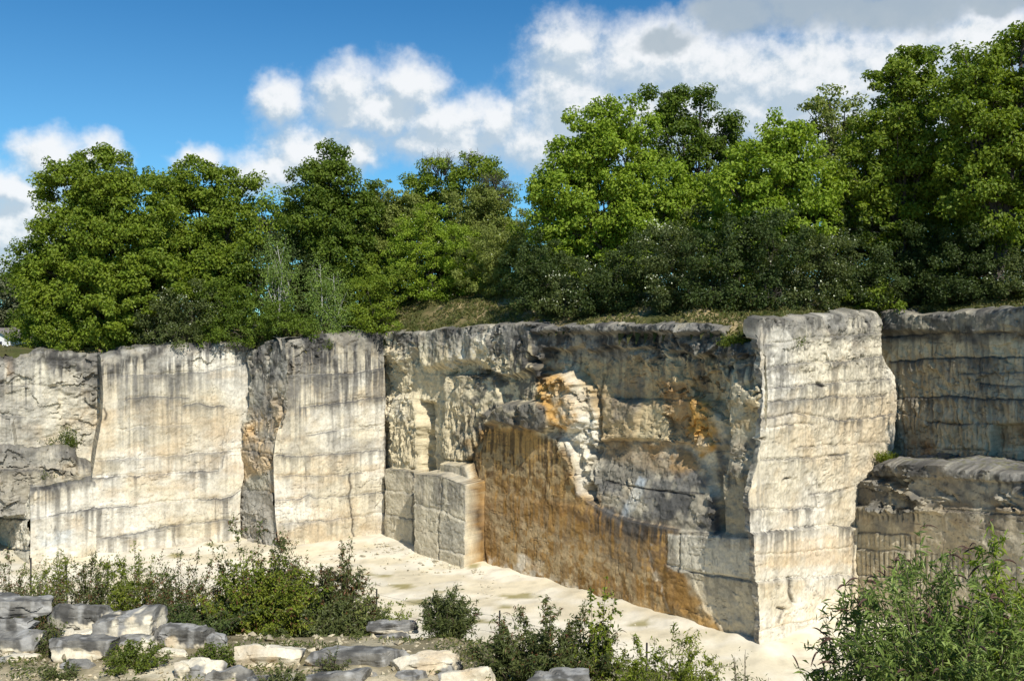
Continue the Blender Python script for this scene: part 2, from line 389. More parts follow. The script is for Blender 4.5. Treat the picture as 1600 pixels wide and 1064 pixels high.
    for st in strata:
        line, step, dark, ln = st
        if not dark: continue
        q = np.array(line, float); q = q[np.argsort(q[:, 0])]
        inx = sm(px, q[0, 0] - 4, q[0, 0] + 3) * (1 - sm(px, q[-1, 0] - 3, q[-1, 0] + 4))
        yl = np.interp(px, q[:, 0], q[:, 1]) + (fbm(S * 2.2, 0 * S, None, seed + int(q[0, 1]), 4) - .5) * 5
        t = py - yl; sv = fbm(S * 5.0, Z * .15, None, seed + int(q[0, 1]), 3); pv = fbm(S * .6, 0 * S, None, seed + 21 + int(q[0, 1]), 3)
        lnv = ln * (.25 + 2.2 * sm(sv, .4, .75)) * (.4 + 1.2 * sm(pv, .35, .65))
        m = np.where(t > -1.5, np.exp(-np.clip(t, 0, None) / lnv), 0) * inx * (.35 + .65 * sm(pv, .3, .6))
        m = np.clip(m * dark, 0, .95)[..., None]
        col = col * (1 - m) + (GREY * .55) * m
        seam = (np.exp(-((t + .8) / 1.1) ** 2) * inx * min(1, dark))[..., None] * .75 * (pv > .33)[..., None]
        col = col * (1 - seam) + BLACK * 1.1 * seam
    if crust:
        h, k = crust; hh = h * (.35 + 1.5 * sm(streak * .5 + .5 * fbm(S * .9, Z * .2, None, seed + 15, 3), .35, .68))
        m = 1 - sm((zt - Z) / hh, .35, 1.25)
        pat = fbm(S * 1.2, Z * 1.4, None, seed + 16, 5); cc = GREY + (DGREY * .8 - GREY) * sm(pat, .42, .6)[..., None]
        cc = cc + (LGREY - cc) * (sm(fbm(S * 5, Z * 1.2, None, seed + 17, 4), .55, .7) * .6)[..., None]
        m = (m * k * (.6 + .4 * sm(pat, .3, .6)))[..., None]; col = col * (1 - m) + cc * m
    for ck in cracks:
        line, w, dep = ck[:3]; al = ck[3] if len(ck) > 3 else .7
        dd = pdist(px + wob * 8, py + wob2 * 6, line); m = (al * np.exp(-(dd / (w * 1.1)) ** 2))[..., None]
        col = col * (1 - m) + BLACK * m
    for pk in picks:
        poly, sp, dep = pk[:3]; al = pk[3] if len(pk) > 3 else .3
        ph = S / sp + .5 * (fbm(S * .7, Z * .5, None, seed + 3, 2) - .5) + Z * .05; sid = np.floor(ph); g = np.abs(ph - sid - .5) * 2
        keep = _h(sid, np.floor(Z / (1.1 + .4 * _h(sid, sid * 0, sid * 0, seed))), sid * 0, seed + 8)
        m = (al * np.exp(-((1 - g) / .2) ** 2) * keep * pm(poly, 8))[..., None]; col = col * (1 - m) + DGREY * .8 * m
    jm = np.clip(jl + .7 * jv + .35 * np.exp(-(fe_ / .05) ** 2) * fm, 0, 1)[..., None] * jline; col = col * (1 - jm) + (BLACK * 1.2) * jm
    sp_ = sm(fbm(S * 9, Z * 9, None, seed + 19, 3), .60, .74)[..., None] * speck; col = col * (1 - sp_) + DGREY * sp_
    col = np.clip(col * (.93 + .14 * vn(S * 14, Z * 14, None, seed + 20))[..., None], .01, .9)
    # ---- assemble, folding the top back under the turf and both ends back into the hill
    P = np.stack([A[0] + S * dr[0] + D * n[0], A[1] + S * dr[1] + D * n[1], Z], -1)
    n3 = np.array([n[0], n[1], 0])
    top, tcol = [], []
    for k in np.arange(.08, lip + .01, .16 if lip > 5 else .3):
        nz = fbm(S[-1] * 1.1, k * 1.1 + 0 * S[-1], None, seed + 91, 4) - .5; n2_ = fbm(S[-1] * 4, k * 4 + 0 * S[-1], None, seed + 92, 3)
        q = P[-1] - n3 * k; q[:, 2] += min(.10, k * .2) + nz * .5 * min(1, max(0, k - .1)); top.append(q)
        a = min(1, k / 1.2) * .9; tc = (DGREY + (GREY - DGREY) * sm(nz + .5, .4, .62)[:, None]) * (.75 + .5 * n2_[:, None]); tc = tc + (L(112, 110, 66) - tc) * (sm(n2_, .55, .65) * .6)[:, None]
        tcol.append(col[-1] * (1 - a) + tc * a)
    P = np.concatenate([P, np.stack(top)], 0); col = np.concatenate([col, np.stack(tcol)], 0)
    if fold[0]:
        ks = fold[0] * np.array([.03, .1, .25, .5, .75, 1]); bk = -n3 if fdir is None else np.array([*fdir, 0.0]); e = P[:, :1] + bk * ks[::-1][None, :, None]
        e[..., :2] += ((.45 if fdir is not None else .1) * (np.round(fbm(e[..., 1] * 1.3, e[..., 2] * 1.3, None, seed + 33, 4) * 8) / 8 - .5)[..., None] * dr)
        fc_ = np.repeat(col[:, :1], 6, 1); w_ = fbm(e[..., 0] * 2 + e[..., 1] * 2, e[..., 2] * 1.6, None, seed + 35, 5)
        fc_ = fc_ + (GREY - fc_) * (sm(w_, .46, .64) * .5)[..., None]; fc_ = fc_ + (DGREY - fc_) * (sm(fbm(e[..., 1] * 4, e[..., 2] * 4, None, seed + 36, 4), .5, .62) * .6)[..., None]
        P = np.concatenate([e, P], 1); col = np.concatenate([fc_, col], 1)
    if fold[1]:
        ks = fold[1] * np.array([.03, .1, .25, .5, .75, 1]); e = P[:, -1:] - n3 * ks[None, :, None]
        e[..., :2] += (.10 * (fbm(e[..., 1] * 3, e[..., 2] * 3, None, seed + 34, 4) - .5)[..., None] * dr)
        P = np.concatenate([P, e], 1); col = np.concatenate([col, np.repeat(col[:, -1:], 6, 1)], 1)
    o = mk(name, P.reshape(-1, 3), grid_faces(*P.shape[:2]), M_ROCK, CLIFF, col.reshape(-1, 3), sharp=38)
    if label: o['label'] = label
    return o

# plan points (metres): left wall, its forward step, inner corner, near corner of the big block, back corners
pA, pB = (-30.8, 59.4), (-19.0, 65.6)
pC, pD = (-15.75, 63.0), (-9.1, 66.9)
pE, pG = (12.1, 45.0), (22.0, 53.2)
# --- left face
wall('sawn_face', 'broad cream sawn face at the left with ruled tool marks', pA, pB,
     rim=[(120,566),(159,562),(200,548),(250,541),(357,537),(400,539)],
     left=[(158,550),(162,600),(160,640),(151,690),(143,745),(140,800),(140,880)],
     right=[(396,530),(401,580),(398,620),(391,660),(380,700),(381,745),(375,770),(374,800),(376,850)], seed=11,
     bumps=[(None,.08,.35,.6), ([(130,530),(410,530),(410,575),(150,590)],.09,1.0,1.5,'c')],
     layers=[([(140,746),(228,743),(343,736),(350,712),(385,706),(385,900),(130,900)], .12, 3, 2)],
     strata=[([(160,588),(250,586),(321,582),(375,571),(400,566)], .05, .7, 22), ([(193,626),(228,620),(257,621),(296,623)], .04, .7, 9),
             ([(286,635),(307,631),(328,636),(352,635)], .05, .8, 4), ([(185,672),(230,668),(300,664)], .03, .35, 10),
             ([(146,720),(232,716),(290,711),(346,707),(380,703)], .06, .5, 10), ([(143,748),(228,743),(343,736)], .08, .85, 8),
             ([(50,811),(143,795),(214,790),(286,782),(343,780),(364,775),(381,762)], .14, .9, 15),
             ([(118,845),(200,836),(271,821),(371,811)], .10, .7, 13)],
     cracks=[([(350,708),(346,730)], 1.0, .05, .6), ([(335,782),(337,812)], .8, .04, .5), ([(350,663),(349,700)], .8, .02, .4), ([(268,590),(266,664)], .8, .01, .4),
             ([(163,640),(166,655)], 1.5, .1, .8), ([(203,838),(202,866)], .7, .03, .4), ([(272,823),(275,856)], .8, .03, .5)],
     picks=[([(228,610),(385,610),(382,740),(150,745),(150,705),(228,690)], .30, .025, .28)],
     paint=[([(180,590),(235,590),(235,700),(185,700)], GREY, .45, 16, 's'), ([(250,640),(385,640),(380,740),(230,740)], TAN, .45, 30, 'n'),
            ([(150,560),(185,560),(180,700),(150,700)], TAN, .6, 14, 'n'), ([(180,560),(400,545),(390,600),(180,640)], LGREY, .55, 20, 's'),
            ([(260,590),(290,590),(285,660),(262,660)], GREY, .5, 10, 's'), ([(60,800),(160,795),(200,850),(60,860)], GREY, .35, 20, 's'),
            ([(200,790),(380,770),(376,800),(200,815)], PALE, .5, 14, 'n')],
     crust=(1.8, .95))
wall('weathered_return', 'dark weathered step face between the two cream sawn faces', pB, pC,
     rim=[(380,548),(394,545),(410,536),(445,529)], left=[(380,530),(388,580),(386,620),(378,660),(368,700),(368,745),(362,770),(361,800),(371,850)],
     right=[(440,525),(446,600),(444,640),(433,680),(428,710),(430,800),(437,870)], seed=23, rough=(.12, .04), base=(L(186,180,160), TAN, LGREY),
     bumps=[(None,.22,.5,.5), (None,.22,.8,.5,'c'), ([(375,690),(440,690),(440,768),(370,768)],.12,1.6,1.2,'b')],
     strata=[([(378,768),(432,770)], .1, .4, 6), ([(380,704),(430,712)], .05, .6, 9)],
     paint=[([(385,520),(455,520),(450,640),(395,660)], GREY, .75, 24, 'n'), ([(395,640),(440,620),(432,705),(382,710)], GREY, .7, 20, 's'),
            ([(382,662),(402,660),(400,690),(382,695)], OCHRE, .4, 10), ([(375,768),(436,770),(436,880),(375,880)], LGREY, .9, 4, 'x')],
     crust=(2.4, .9), fold=(0, 0))
wall('sawn_face', 'pale sawn face with level beds left of the inner corner', pC, pD,
     rim=[(432,533),(440,530),(510,525),(592,521),(610,520)], left=[(438,520),(446,600),(444,640),(432,680),(428,710),(430,800),(437,870)], right=[(600,510),(604,620),(603,900)], seed=31,
     bumps=[(None,.07,.4,.6), ([(430,525),(604,515),(604,582),(450,592)],.15,1.1,1.5,'c')],
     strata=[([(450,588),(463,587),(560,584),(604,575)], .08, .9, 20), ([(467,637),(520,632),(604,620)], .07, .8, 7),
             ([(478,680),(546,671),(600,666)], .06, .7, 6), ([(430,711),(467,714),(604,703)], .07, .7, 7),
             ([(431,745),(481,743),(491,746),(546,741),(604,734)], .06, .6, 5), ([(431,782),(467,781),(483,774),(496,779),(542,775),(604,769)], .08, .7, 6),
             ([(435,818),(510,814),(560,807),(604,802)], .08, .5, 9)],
     cracks=[([(546,741),(548,796),(553,845)], 1.2, .10, .8), ([(520,635),(521,672),(522,700)], .8, .02, .35), ([(444,600),(441,655)], 1.0, .04, .4), ([(463,690),(478,735),(484,742)], .8, .03, .35),
             ([(604,640),(603,760),(604,835)], 1.5, .15, .85), ([(478,640),(478,678)], .7, .02, .3)],
     paint=[([(440,525),(600,515),(604,560),(470,600),(455,640),(440,640)], DGREY, .6, 20, 'n'), ([(450,560),(604,560),(604,625),(450,660)], GREY, .7, 24, 's'),
            ([(440,590),(470,590),(480,690),(436,690)], GREY, .45, 16, 's'),
            ([(520,590),(560,590),(545,700),(520,700)], GREY, .6, 12, 's'), ([(450,690),(600,685),(600,705),(440,712)], LGREY, .6, 10, 'n'),
            ([(480,640),(602,630),(602,668),(480,680)], PALE, .7, 10, 'n'), ([(432,815),(604,805),(604,850),(432,870)], TAN, .35, 10, 'n')],
     crust=(2.3, 1.0), fold=(0, 2))
# --- long right-hand face: brown wall, hollow, ledge
def slab_d(S, Z, px, py): return -.2 - .95 * np.clip((Z - 5.2) / 3.4, 0, 1.1)
hollow = [(846,560),(870,548),(960,545),(1060,548),(1120,560),(1140,600),(1150,690),(1152,850),(1060,840),(965,815),(925,780),(930,700),(938,640),(930,610),(905,600),(850,600)]
wall('shaded_face', 'shaded cliff face with a smooth brown wall below and a hollow above its ledge', pD, pE,
     rim=[(595,521),(640,518),(720,512),(780,508),(830,506),(845,511),(960,507),(1100,508),(1122,512),(1130,538),(1185,534),(1215,530)],
     left=-1.3, right=[(1190,500),(1196,600),(1190,700),(1172,745),(1174,830),(1178,850),(1180,1030)], res=.05, seed=47, batter=.012,
     layers=[([(590,490),(860,490),(860,720),(740,760),(590,730)], -.55, 10),
             ([(590,470),(1240,470),(1240,552),(1130,560),(1120,548),(1060,540),(960,548),(880,545),(840,580),(780,590),(735,560),(690,572),(655,575),(640,548),(622,575),(610,560),(590,565)], .05, 14, 16),
             ([(838,520),(1200,520),(1200,850),(1060,840),(940,800),(900,775),(838,700)], -.45, 8),
             (hollow, -1.05, 9, 26),
             ([(940,620),(1000,630),(990,690),(935,690)], -.75, 10, 10), ([(1075,620),(1130,640),(1140,700),(1085,700)], -.6, 12, 10),
             ([(920,742),(930,700),(955,688),(1010,688),(1068,695),(1095,735),(1122,785),(1128,840),(1060,838),(960,815),(942,790)], slab_d, 8, 6, -.65),
             ([(1126,742),(1172,732),(1190,740),(1190,850),(1132,850)], -.15, 5, 4), ([(1140,695),(1185,690),(1185,735),(1128,745)], -.2, 8, 8), ([(1134,520),(1225,520),(1225,748),(1140,748)], -.1, 6, 12),
             ([(733,692),(742,672),(765,660),(800,658),(830,665),(860,682),(880,690),(893,715),(899,745),(903,772),(950,803),(1000,817),(1060,829),(1210,842),(1210,1100),(600,1100),(600,880),(738,770)], 0.0, 5, 5),
             ([(740,772),(905,788),(1011,840),(1017,882),(1054,974),(1062,1100),(740,1100)], .07, 8, 16), ([(1011,836),(1062,838),(1082,897),(1102,950),(1140,992),(1140,1100),(1060,1100),(1054,974),(1017,882)], .05, 2, 4),
             ([(839,587),(877,583),(893,601),(888,616),(900,637),(902,660),(884,676),(854,660),(839,640)], .25, 14, 10),
             ([(745,668),(752,650),(775,632),(830,628),(853,640),(850,655),(838,678),(800,667),(765,661)], .75, 8, 4),
             ([(690,585),(772,587),(780,640),(735,720),(690,720)], -.15, 5, 3),
             ([(655,620),(690,630),(690,735),(655,740)], -1.3, 8, 8), ([(606,622),(640,615),(655,660),(652,735),(606,735)], .1, 10, 10),
             ([(683,722),(726,727),(736,752),(736,800),(683,790)], .55, 5, 3),
             ([(600,732),(646,736),(646,890),(600,890)], .55, 2, 2), ([(645,740),(687,742),(727,757),(727,905),(645,905)], 1.55, 2, 1),
             ([(1041,836),(1200,842),(1200,908),(1066,892),(1043,882)], .10, 3, 2)],
     bumps=[([(590,500),(860,500),(850,640),(690,720),(590,735)],.22,.9,.7), ([(840,510),(1130,510),(1140,700),(900,700)],.35,.5,.6), ([(690,632),(780,632),(735,722),(690,722)],.16,2.2,.8,'r'),
            ([(606,655),(650,655),(650,725),(606,725)],.14,2.4,.8,'r'), ([(920,690),(1130,690),(1130,835),(945,815)],.12,.6,.7,'c'), ([(1120,690),(1190,690),(1190,750),(1120,750)],.22,1.6,1.6,'b'),
            ([(590,495),(1200,495),(1200,560),(1060,560),(840,600),(700,590),(590,580)],.22,1.1,1.7,'c'), ([(840,550),(1190,550),(1190,760),(1120,760),(1060,700),(930,700),(840,640)],.24,.7,.85,'c'), ([(600,560),(860,560),(850,640),(740,700),(690,640),(600,730)],.14,1.0,1.1,'c'), ([(839,587),(900,587),(940,640),(930,770),(900,770),(850,660)],.22,1.3,1.1,'c'), ([(750,628),(855,628),(850,678),(750,668)],.14,1.6,1.6),
            ([(840,560),(1150,560),(1150,840),(900,770)],.10,2.4,2.4,'b'), ([(600,560),(850,560),(850,660),(740,720),(600,735)],.12,1.5,1.3,'b'), ([(760,870),(1010,860),(1060,1000),(760,940)],.10,.9,.6), ([(1050,940),(1130,950),(1190,985),(1190,1030),(1000,1000)],.22,1.2,1.0), ([(600,490),(1190,490),(1190,552),(600,572)],.28,1.1,.5)],
     strata=[([(603,731),(646,737)], .0, .7, 6), ([(603,768),(646,772)], .06, .4, 4), ([(603,805),(646,812)], .06, .4, 4), ([(645,788),(692,800),(727,818)], .06, .25, 5),
             ([(686,858),(727,868)], .06, .2, 4), ([(905,772),(950,803),(1000,817),(1060,829)], 0, .9, 14), ([(1062,831),(1178,840)], 0, .85, 10), ([(1041,882),(1066,892),(1139,903),(1180,909)], .10, .5, 6),
             ([(690,586),(772,588)], .05, .5, 4), ([(735,755),(800,765),(900,785)], 0, .18, 14), ([(760,800),(900,845),(1010,880)], 0, .2, 14), ([(930,690),(1070,692)], .0, .5, 5),
             ([(850,620),(1130,627)], .05, .4, 8), ([(945,752),(1010,764),(1100,772)], 0, .9, 2), ([(645,742),(687,744),(727,759)], 0, .6, 9)],
     cracks=[([(1061,835),(1061,892)], 1.2, .12, .8), ([(645,740),(646,840),(648,880)], 1.2, .15, .7), ([(687,745),(686,860),(688,880)], 1.2, .12, .6), ([(738,700),(748,800),(758,885)], 1.6, .2, .7),
             ([(672,620),(678,640),(677,670)], 1, .1, .6), ([(710,588),(711,632)], .8, .03, .4), ([(940,585),(938,690),(925,760)], 1.4, .15, .5), ([(855,600),(846,640),(852,690)], 1, .1, .4),
             ([(945,752),(1010,764),(1085,776)], 1.2, .1, .7), ([(625,520),(640,620),(628,730)], .8, .06, .4)],
     picks=[([(690,634),(776,634),(735,722),(690,720)], .22, .07, .45), ([(606,657),(650,657),(650,726),(606,726)], .2, .07, .45)],
     paint=[([(600,560),(850,545),(850,735),(600,735)], L(210,195,158), .8, 20, 'x'), ([(603,620),(640,615),(640,655),(603,655)], PALE, .6, 12, 'n'),
            ([(690,586),(775,588),(775,632),(690,632)], L(208,194,160), .8, 5, 'x'), ([(740,560),(850,520),(850,640),(790,640),(740,720),(700,720)], DGREY, .75, 20, 'p'),
            ([(700,632),(775,632),(735,720),(700,720)], L(204,188,152), .5, 8, 'n'),
            ([(735,690),(765,660),(830,665),(893,715),(905,772),(1000,817),(1060,829),(1066,892),(1100,960),(1180,1010),(1180,1060),(740,1060),(738,770)], BROWN, .86, 18, 'x'),
            ([(740,740),(900,770),(1050,840),(1075,900),(1090,960),(800,930),(745,860)], DBROWN, .75, 24, 'n'), ([(760,660),(900,700),(900,760),(740,760)], L(142,114,74), .7, 20, 's'),
            ([(745,740),(1040,830),(1060,900),(760,860)], L(166, 124, 74), .45, 20, 'p'), ([(760,880),(1040,870),(1060,1000),(760,920)], L(192, 154, 96), .6, 20, 'p'),
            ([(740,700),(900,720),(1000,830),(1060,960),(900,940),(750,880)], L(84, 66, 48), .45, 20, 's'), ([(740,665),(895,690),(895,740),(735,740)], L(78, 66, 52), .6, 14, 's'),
            ([(760,760),(1010,840),(1040,960),(760,900)], L(190,166,126), .4, 20, 's'),
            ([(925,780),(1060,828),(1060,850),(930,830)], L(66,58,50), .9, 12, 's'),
            ([(1043,834),(1180,840),(1180,909),(1066,894),(1043,884)], L(220,212,188), .95, 3, 'x'), ([(1085,903),(1180,909),(1180,1010),(1130,985),(1105,945)], L(218,206,176), .85, 8, 'x'),
            ([(1062,832),(1180,840),(1180,860),(1062,850)], GREY, .5, 10, 's'), ([(1090,905),(1180,909),(1180,940),(1100,930)], GREY, .4, 12, 'p'),
            ([(1012,838),(1016,838),(1021,882),(1056,972),(1050,974),(1015,884)], PALE, .55, 5, 'p'), ([(745,690),(900,720),(905,790),(745,780)], L(188,166,124), .6, 20, 'p'), ([(760,800),(1000,850),(1050,960),(800,900)], L(194,174,134), .6, 16, 'p'), ([(900,800),(1060,850),(1060,900),(940,880)], L(104,92,76), .5, 16, 'p'), ([(760,868),(860,900),(960,938),(1060,970),(1120,1000),(1060,1010),(940,965),(820,915),(760,895)], PALE, .5, 8, 'p'), ([(810,865),(850,880),(830,905),(810,895)], PALE, .6, 6, 'n'), ([(1040,950),(1060,955),(1120,990),(1180,1000),(1180,1025),(1060,990)], L(196,178,142), .6, 8, 'n'),
            ([(600,732),(727,745),(727,900),(600,860)], L(206,196,170), .8, 4, 'x'), ([(650,742),(727,760),(727,800),(650,790)], GREY, .55, 10, 's'), ([(690,810),(727,818),(727,868),(690,858)], L(168,164,150), .6, 4, 'n'),
            ([(683,722),(735,728),(735,755),(683,745)], LGREY, .6, 5, 's'),
            ([(880,560),(900,600),(940,625),(940,700),(925,770),(905,772),(893,715),(880,690)], PALE, .8, 10, 'n'),
            ([(839,587),(877,583),(893,601),(888,616),(900,637),(902,660),(884,672),(854,655),(839,630)], OCHRE, .9, 8, 'n'),
            ([(900,560),(1120,560),(1130,640),(1080,690),(940,690)], L(188,164,120), .8, 16, 'x'), ([(930,560),(1110,560),(1100,640),(930,640)], L(152, 128, 92), .6, 20, 's'),
            ([(960,600),(1010,590),(1000,650),(960,660)], GREY, .6, 12, 'n'), ([(1000,640),(1060,640),(1062,690),(990,690)], L(206,190,150), .8, 14, 'n'),
            ([(1030,600),(1075,600),(1085,720),(1060,720)], L(162, 122, 76), .6, 12, 'n'), ([(1072,620),(1110,630),(1125,695),(1095,715),(1080,690)], OCHRE, .95, 8, 'n'),
            ([(920,742),(930,700),(955,688),(1068,695),(1095,735),(1122,785),(1128,835),(1060,835),(942,800)], L(108,107,102), .92, 12, 'n'),
            ([(945,688),(1065,690),(1098,735),(1060,745),(1000,725),(940,715)], L(186, 150, 98), .8, 16, 'n'), ([(930,712),(1010,700),(1050,740),(960,760),(925,745)], L(150,142,122), .6, 16, 'n'),
            ([(1000,745),(1012,748),(985,808),(968,806)], L(200,208,208), .75, 7, 'n'),
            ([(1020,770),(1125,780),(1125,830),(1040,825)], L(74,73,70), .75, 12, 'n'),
            ([(1125,560),(1165,580),(1190,620),(1190,690),(1140,690)], L(200,188,156), .8, 12, 'x'), ([(1130,625),(1190,620),(1190,680),(1140,680)], L(184, 150, 92), .5, 12, 'p'),
            ([(1120,680),(1190,680),(1190,750),(1120,750)], L(100,97,90), .85, 10, 'n'), ([(1126,745),(1168,735),(1170,835),(1130,840)], L(172,162,136), .85, 5, 'x'), ([(1126,740),(1168,735),(1168,765),(1126,765)], BLACK, .6, 10, 's'),
            ([(745,668),(752,648),(775,630),(830,626),(855,640),(848,678),(800,667)], L(98,95,88), .9, 6, 'n'),
            ([(835,505),(1130,505),(1130,552),(1040,560),(900,560),(835,600)], L(66,64,62), .95, 18, 'n'), ([(780,505),(850,505),(850,600),(800,590)], L(74,72,69), .85, 20, 's'), ([(835,505),(1190,505),(1190,560),(835,560)], LGREY, .7, 10, 'p'),
            ([(1060,545),(1135,545),(1140,620),(1110,610)], L(72,70,66), .7, 16, 's'), ([(700,512),(780,510),(770,570),(700,570)], PALE, .7, 14, 'p')],
     base=(L(206, 193, 162), L(216, 205, 176), L(198, 172, 130)), crust=(1.7, .95), fold=(0, 0))
wall('sawn_face', 'sunlit cream face of the big jutting block with many rippled beds', pE, pG,
     rim=[(1170,534),(1184,532),(1187,503),(1192,497),(1240,500),(1290,492),(1365,487),(1420,487)],
     left=[(1183,490),(1188,545),(1192,600),(1188,690),(1171,744),(1171,830),(1175,870),(1180,1030)],
     right=[(1372,480),(1378,560),(1398,590),(1401,640),(1396,700),(1372,730),(1338,775),(1336,830),(1331,1010)], seed=59, batter=.0,
     layers=[([(1100,834),(1171,834),(1250,825),(1295,821),(1345,824),(1345,1100),(1100,1100)], .22, 3, 3), ([(1100,911),(1178,911),(1220,904),(1345,898),(1345,1100),(1100,1100)], .34, 3, 3),
             ([(1180,490),(1420,480),(1420,522),(1300,528),(1240,535),(1180,545)], .04, 6, 8)],
     bumps=[(None,.05,.4,.8), ([(1170,495),(1420,480),(1420,560),(1180,590)],.07,1.2,1.6,'c'), ([(1180,500),(1400,490),(1400,760),(1180,780)],.03,2.5,2.0,'r')],
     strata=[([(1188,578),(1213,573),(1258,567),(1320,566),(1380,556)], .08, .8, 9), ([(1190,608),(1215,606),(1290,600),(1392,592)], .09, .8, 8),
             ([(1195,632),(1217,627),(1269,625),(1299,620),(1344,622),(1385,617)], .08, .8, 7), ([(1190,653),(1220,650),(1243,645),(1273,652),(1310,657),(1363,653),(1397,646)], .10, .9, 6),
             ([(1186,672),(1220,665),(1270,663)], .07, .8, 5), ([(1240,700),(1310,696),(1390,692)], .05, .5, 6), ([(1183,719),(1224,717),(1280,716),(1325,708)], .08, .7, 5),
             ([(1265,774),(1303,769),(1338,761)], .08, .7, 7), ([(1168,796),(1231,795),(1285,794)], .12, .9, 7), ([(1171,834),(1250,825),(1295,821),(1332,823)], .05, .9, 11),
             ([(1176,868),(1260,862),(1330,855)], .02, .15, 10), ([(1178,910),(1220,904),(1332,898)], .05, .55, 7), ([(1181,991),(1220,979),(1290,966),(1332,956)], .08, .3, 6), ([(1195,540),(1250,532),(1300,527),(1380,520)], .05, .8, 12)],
     cracks=[([(1233,904),(1231,925),(1238,940)], 2.2, .3, .8), ([(1215,950),(1224,952),(1216,972)], 1.8, .2, .7), ([(1272,772),(1274,790)], 1, .08, .6), ([(1300,662),(1299,700)], .7, .02, .3), ([(1278,602),(1286,603)], 2.4, .25, .9), ([(1224,748),(1230,747)], 1.6, .15, .8),
             ([(1187,687),(1193,686)], 1.8, .2, .8), ([(1274,750),(1276,762)], 1, .1, .6), ([(1333,830),(1332,960)], 1.6, .2, .8)],
     picks=[([(1185,560),(1400,550),(1400,700),(1330,770),(1180,830)], .26, .04, .42)],
     paint=[([(1185,500),(1390,490),(1390,520),(1330,530),(1260,535),(1230,560),(1185,560)], GREY, .7, 14, 'n'), ([(1190,560),(1260,540),(1240,600),(1190,610)], GREY, .5, 14, 's'),
            ([(1260,620),(1400,610),(1395,720),(1300,760),(1230,700)], L(222, 198, 158), .5, 24, 'n'), ([(1175,845),(1335,835),(1335,885),(1180,890)], L(220, 192, 150), .5, 14, 'n'),
            ([(1180,890),(1335,880),(1335,905),(1180,912)], PALE, .7, 8, 'n'), ([(1165,745),(1200,742),(1200,830),(1168,830)], LGREY, .5, 12, 's'), ([(1180,985),(1335,955),(1335,990),(1180,1015)], PALE, .7, 6, 'n')],
     base=(L(220, 209, 182), L(228, 220, 200), L(208, 186, 148)), crust=(1.0, .8), lip=.9, fold=(.4, 6), fdir=(-.45, .89))
# --- right-hand end, facing away from the sun
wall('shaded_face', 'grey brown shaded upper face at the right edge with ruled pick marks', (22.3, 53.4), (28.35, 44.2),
     rim=[(1365,487),(1400,487),(1450,492),(1500,487),(1600,482),(1700,480)], left=-1.5, right=19.0, seed=67, z0=6.0, batter=.0, base=(L(204,192,162), L(212,198,164), L(186,162,122)),
     layers=[([(1370,470),(1720,460),(1720,520),(1500,520),(1490,526),(1370,530)], .25, 6, 5), ([(1330,520),(1500,520),(1490,560),(1460,720),(1330,740)], -.15, 10, 10), ([(1562,662),(1700,660),(1700,730),(1558,730)], -.5, 5, 4)],
     bumps=[(None,.12,.5,.8), (None,.10,.6,1.1,'c'), ([(1370,540),(1700,540),(1700,720),(1370,720)],.08,2.5,1.2,'r')],
     strata=[([(1375,527),(1480,522),(1700,518)], .05, .9, 14), ([(1390,566),(1480,560),(1700,556)], .08, .9, 9), ([(1400,624),(1480,620),(1560,625),(1700,622)], .08, .9, 9), ([(1450,660),(1520,664),(1560,662)], .10, .9, 5), ([(1440,702),(1560,706),(1700,704)], .12, .8, 7), ([(1500,584),(1700,582)], .06, .8, 6), ([(1530,600),(1700,615)], .05, .7, 8)],
     picks=[([(1395,540),(1700,535),(1700,720),(1400,720)], .27, .06, .5)],
     cracks=[([(1532,560),(1534,610)], 1, .08, .6), ([(1457,525),(1458,565)], 1, .06, .5)],
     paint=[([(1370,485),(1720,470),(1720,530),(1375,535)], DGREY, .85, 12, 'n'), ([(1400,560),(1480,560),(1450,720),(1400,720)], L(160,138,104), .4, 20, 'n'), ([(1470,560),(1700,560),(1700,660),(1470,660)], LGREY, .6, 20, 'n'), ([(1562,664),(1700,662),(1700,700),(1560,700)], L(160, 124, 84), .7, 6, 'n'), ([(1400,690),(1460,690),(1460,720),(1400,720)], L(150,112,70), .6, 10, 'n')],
     crust=(1.4, .9), fold=(0, 0))
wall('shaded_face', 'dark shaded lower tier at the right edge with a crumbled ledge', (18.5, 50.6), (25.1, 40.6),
     rim=[(1325,770),(1338,762),(1352,738),(1368,726),(1400,725),(1480,728),(1540,738),(1600,745),(1720,755)], left=-1.2, right=20.0, seed=71, lip=6.5, batter=.02, base=(L(196,186,160), L(204,192,162), L(176,152,116)),
     layers=[([(1330,715),(1720,735),(1720,765),(1480,748),(1340,745)], .25, 4, 6), ([(1320,790),(1720,800),(1720,1100),(1320,1100)], .15, 5, 4)],
     bumps=[([(1320,720),(1720,720),(1720,800),(1320,800)],.42,.6,1.5,'c'), ([(1400,790),(1720,790),(1720,900),(1400,900)],.15,.7,.7)],
     strata=[([(1336,789),(1400,795),(1720,812)], .1, .8, 6), ([(1334,832),(1420,836)], .08, .6, 4), ([(1334,858),(1420,862)], .08, .6, 4), ([(1333,898),(1440,905)], .06, .5, 5)],
     picks=[([(1330,792),(1440,796),(1440,815),(1330,812)], .30, .12, .8), ([(1330,833),(1430,836),(1430,855),(1330,853)], .28, .12, .8), ([(1330,860),(1520,862),(1520,912),(1330,900)], .28, .12, .8)],
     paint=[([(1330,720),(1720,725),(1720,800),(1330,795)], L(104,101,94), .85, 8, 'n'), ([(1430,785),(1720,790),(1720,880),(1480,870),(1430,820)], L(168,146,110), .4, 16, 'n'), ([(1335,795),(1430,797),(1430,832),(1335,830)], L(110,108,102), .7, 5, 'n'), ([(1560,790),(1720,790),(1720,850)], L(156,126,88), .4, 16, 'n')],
     crust=(.5, .9), fold=(0, 0))
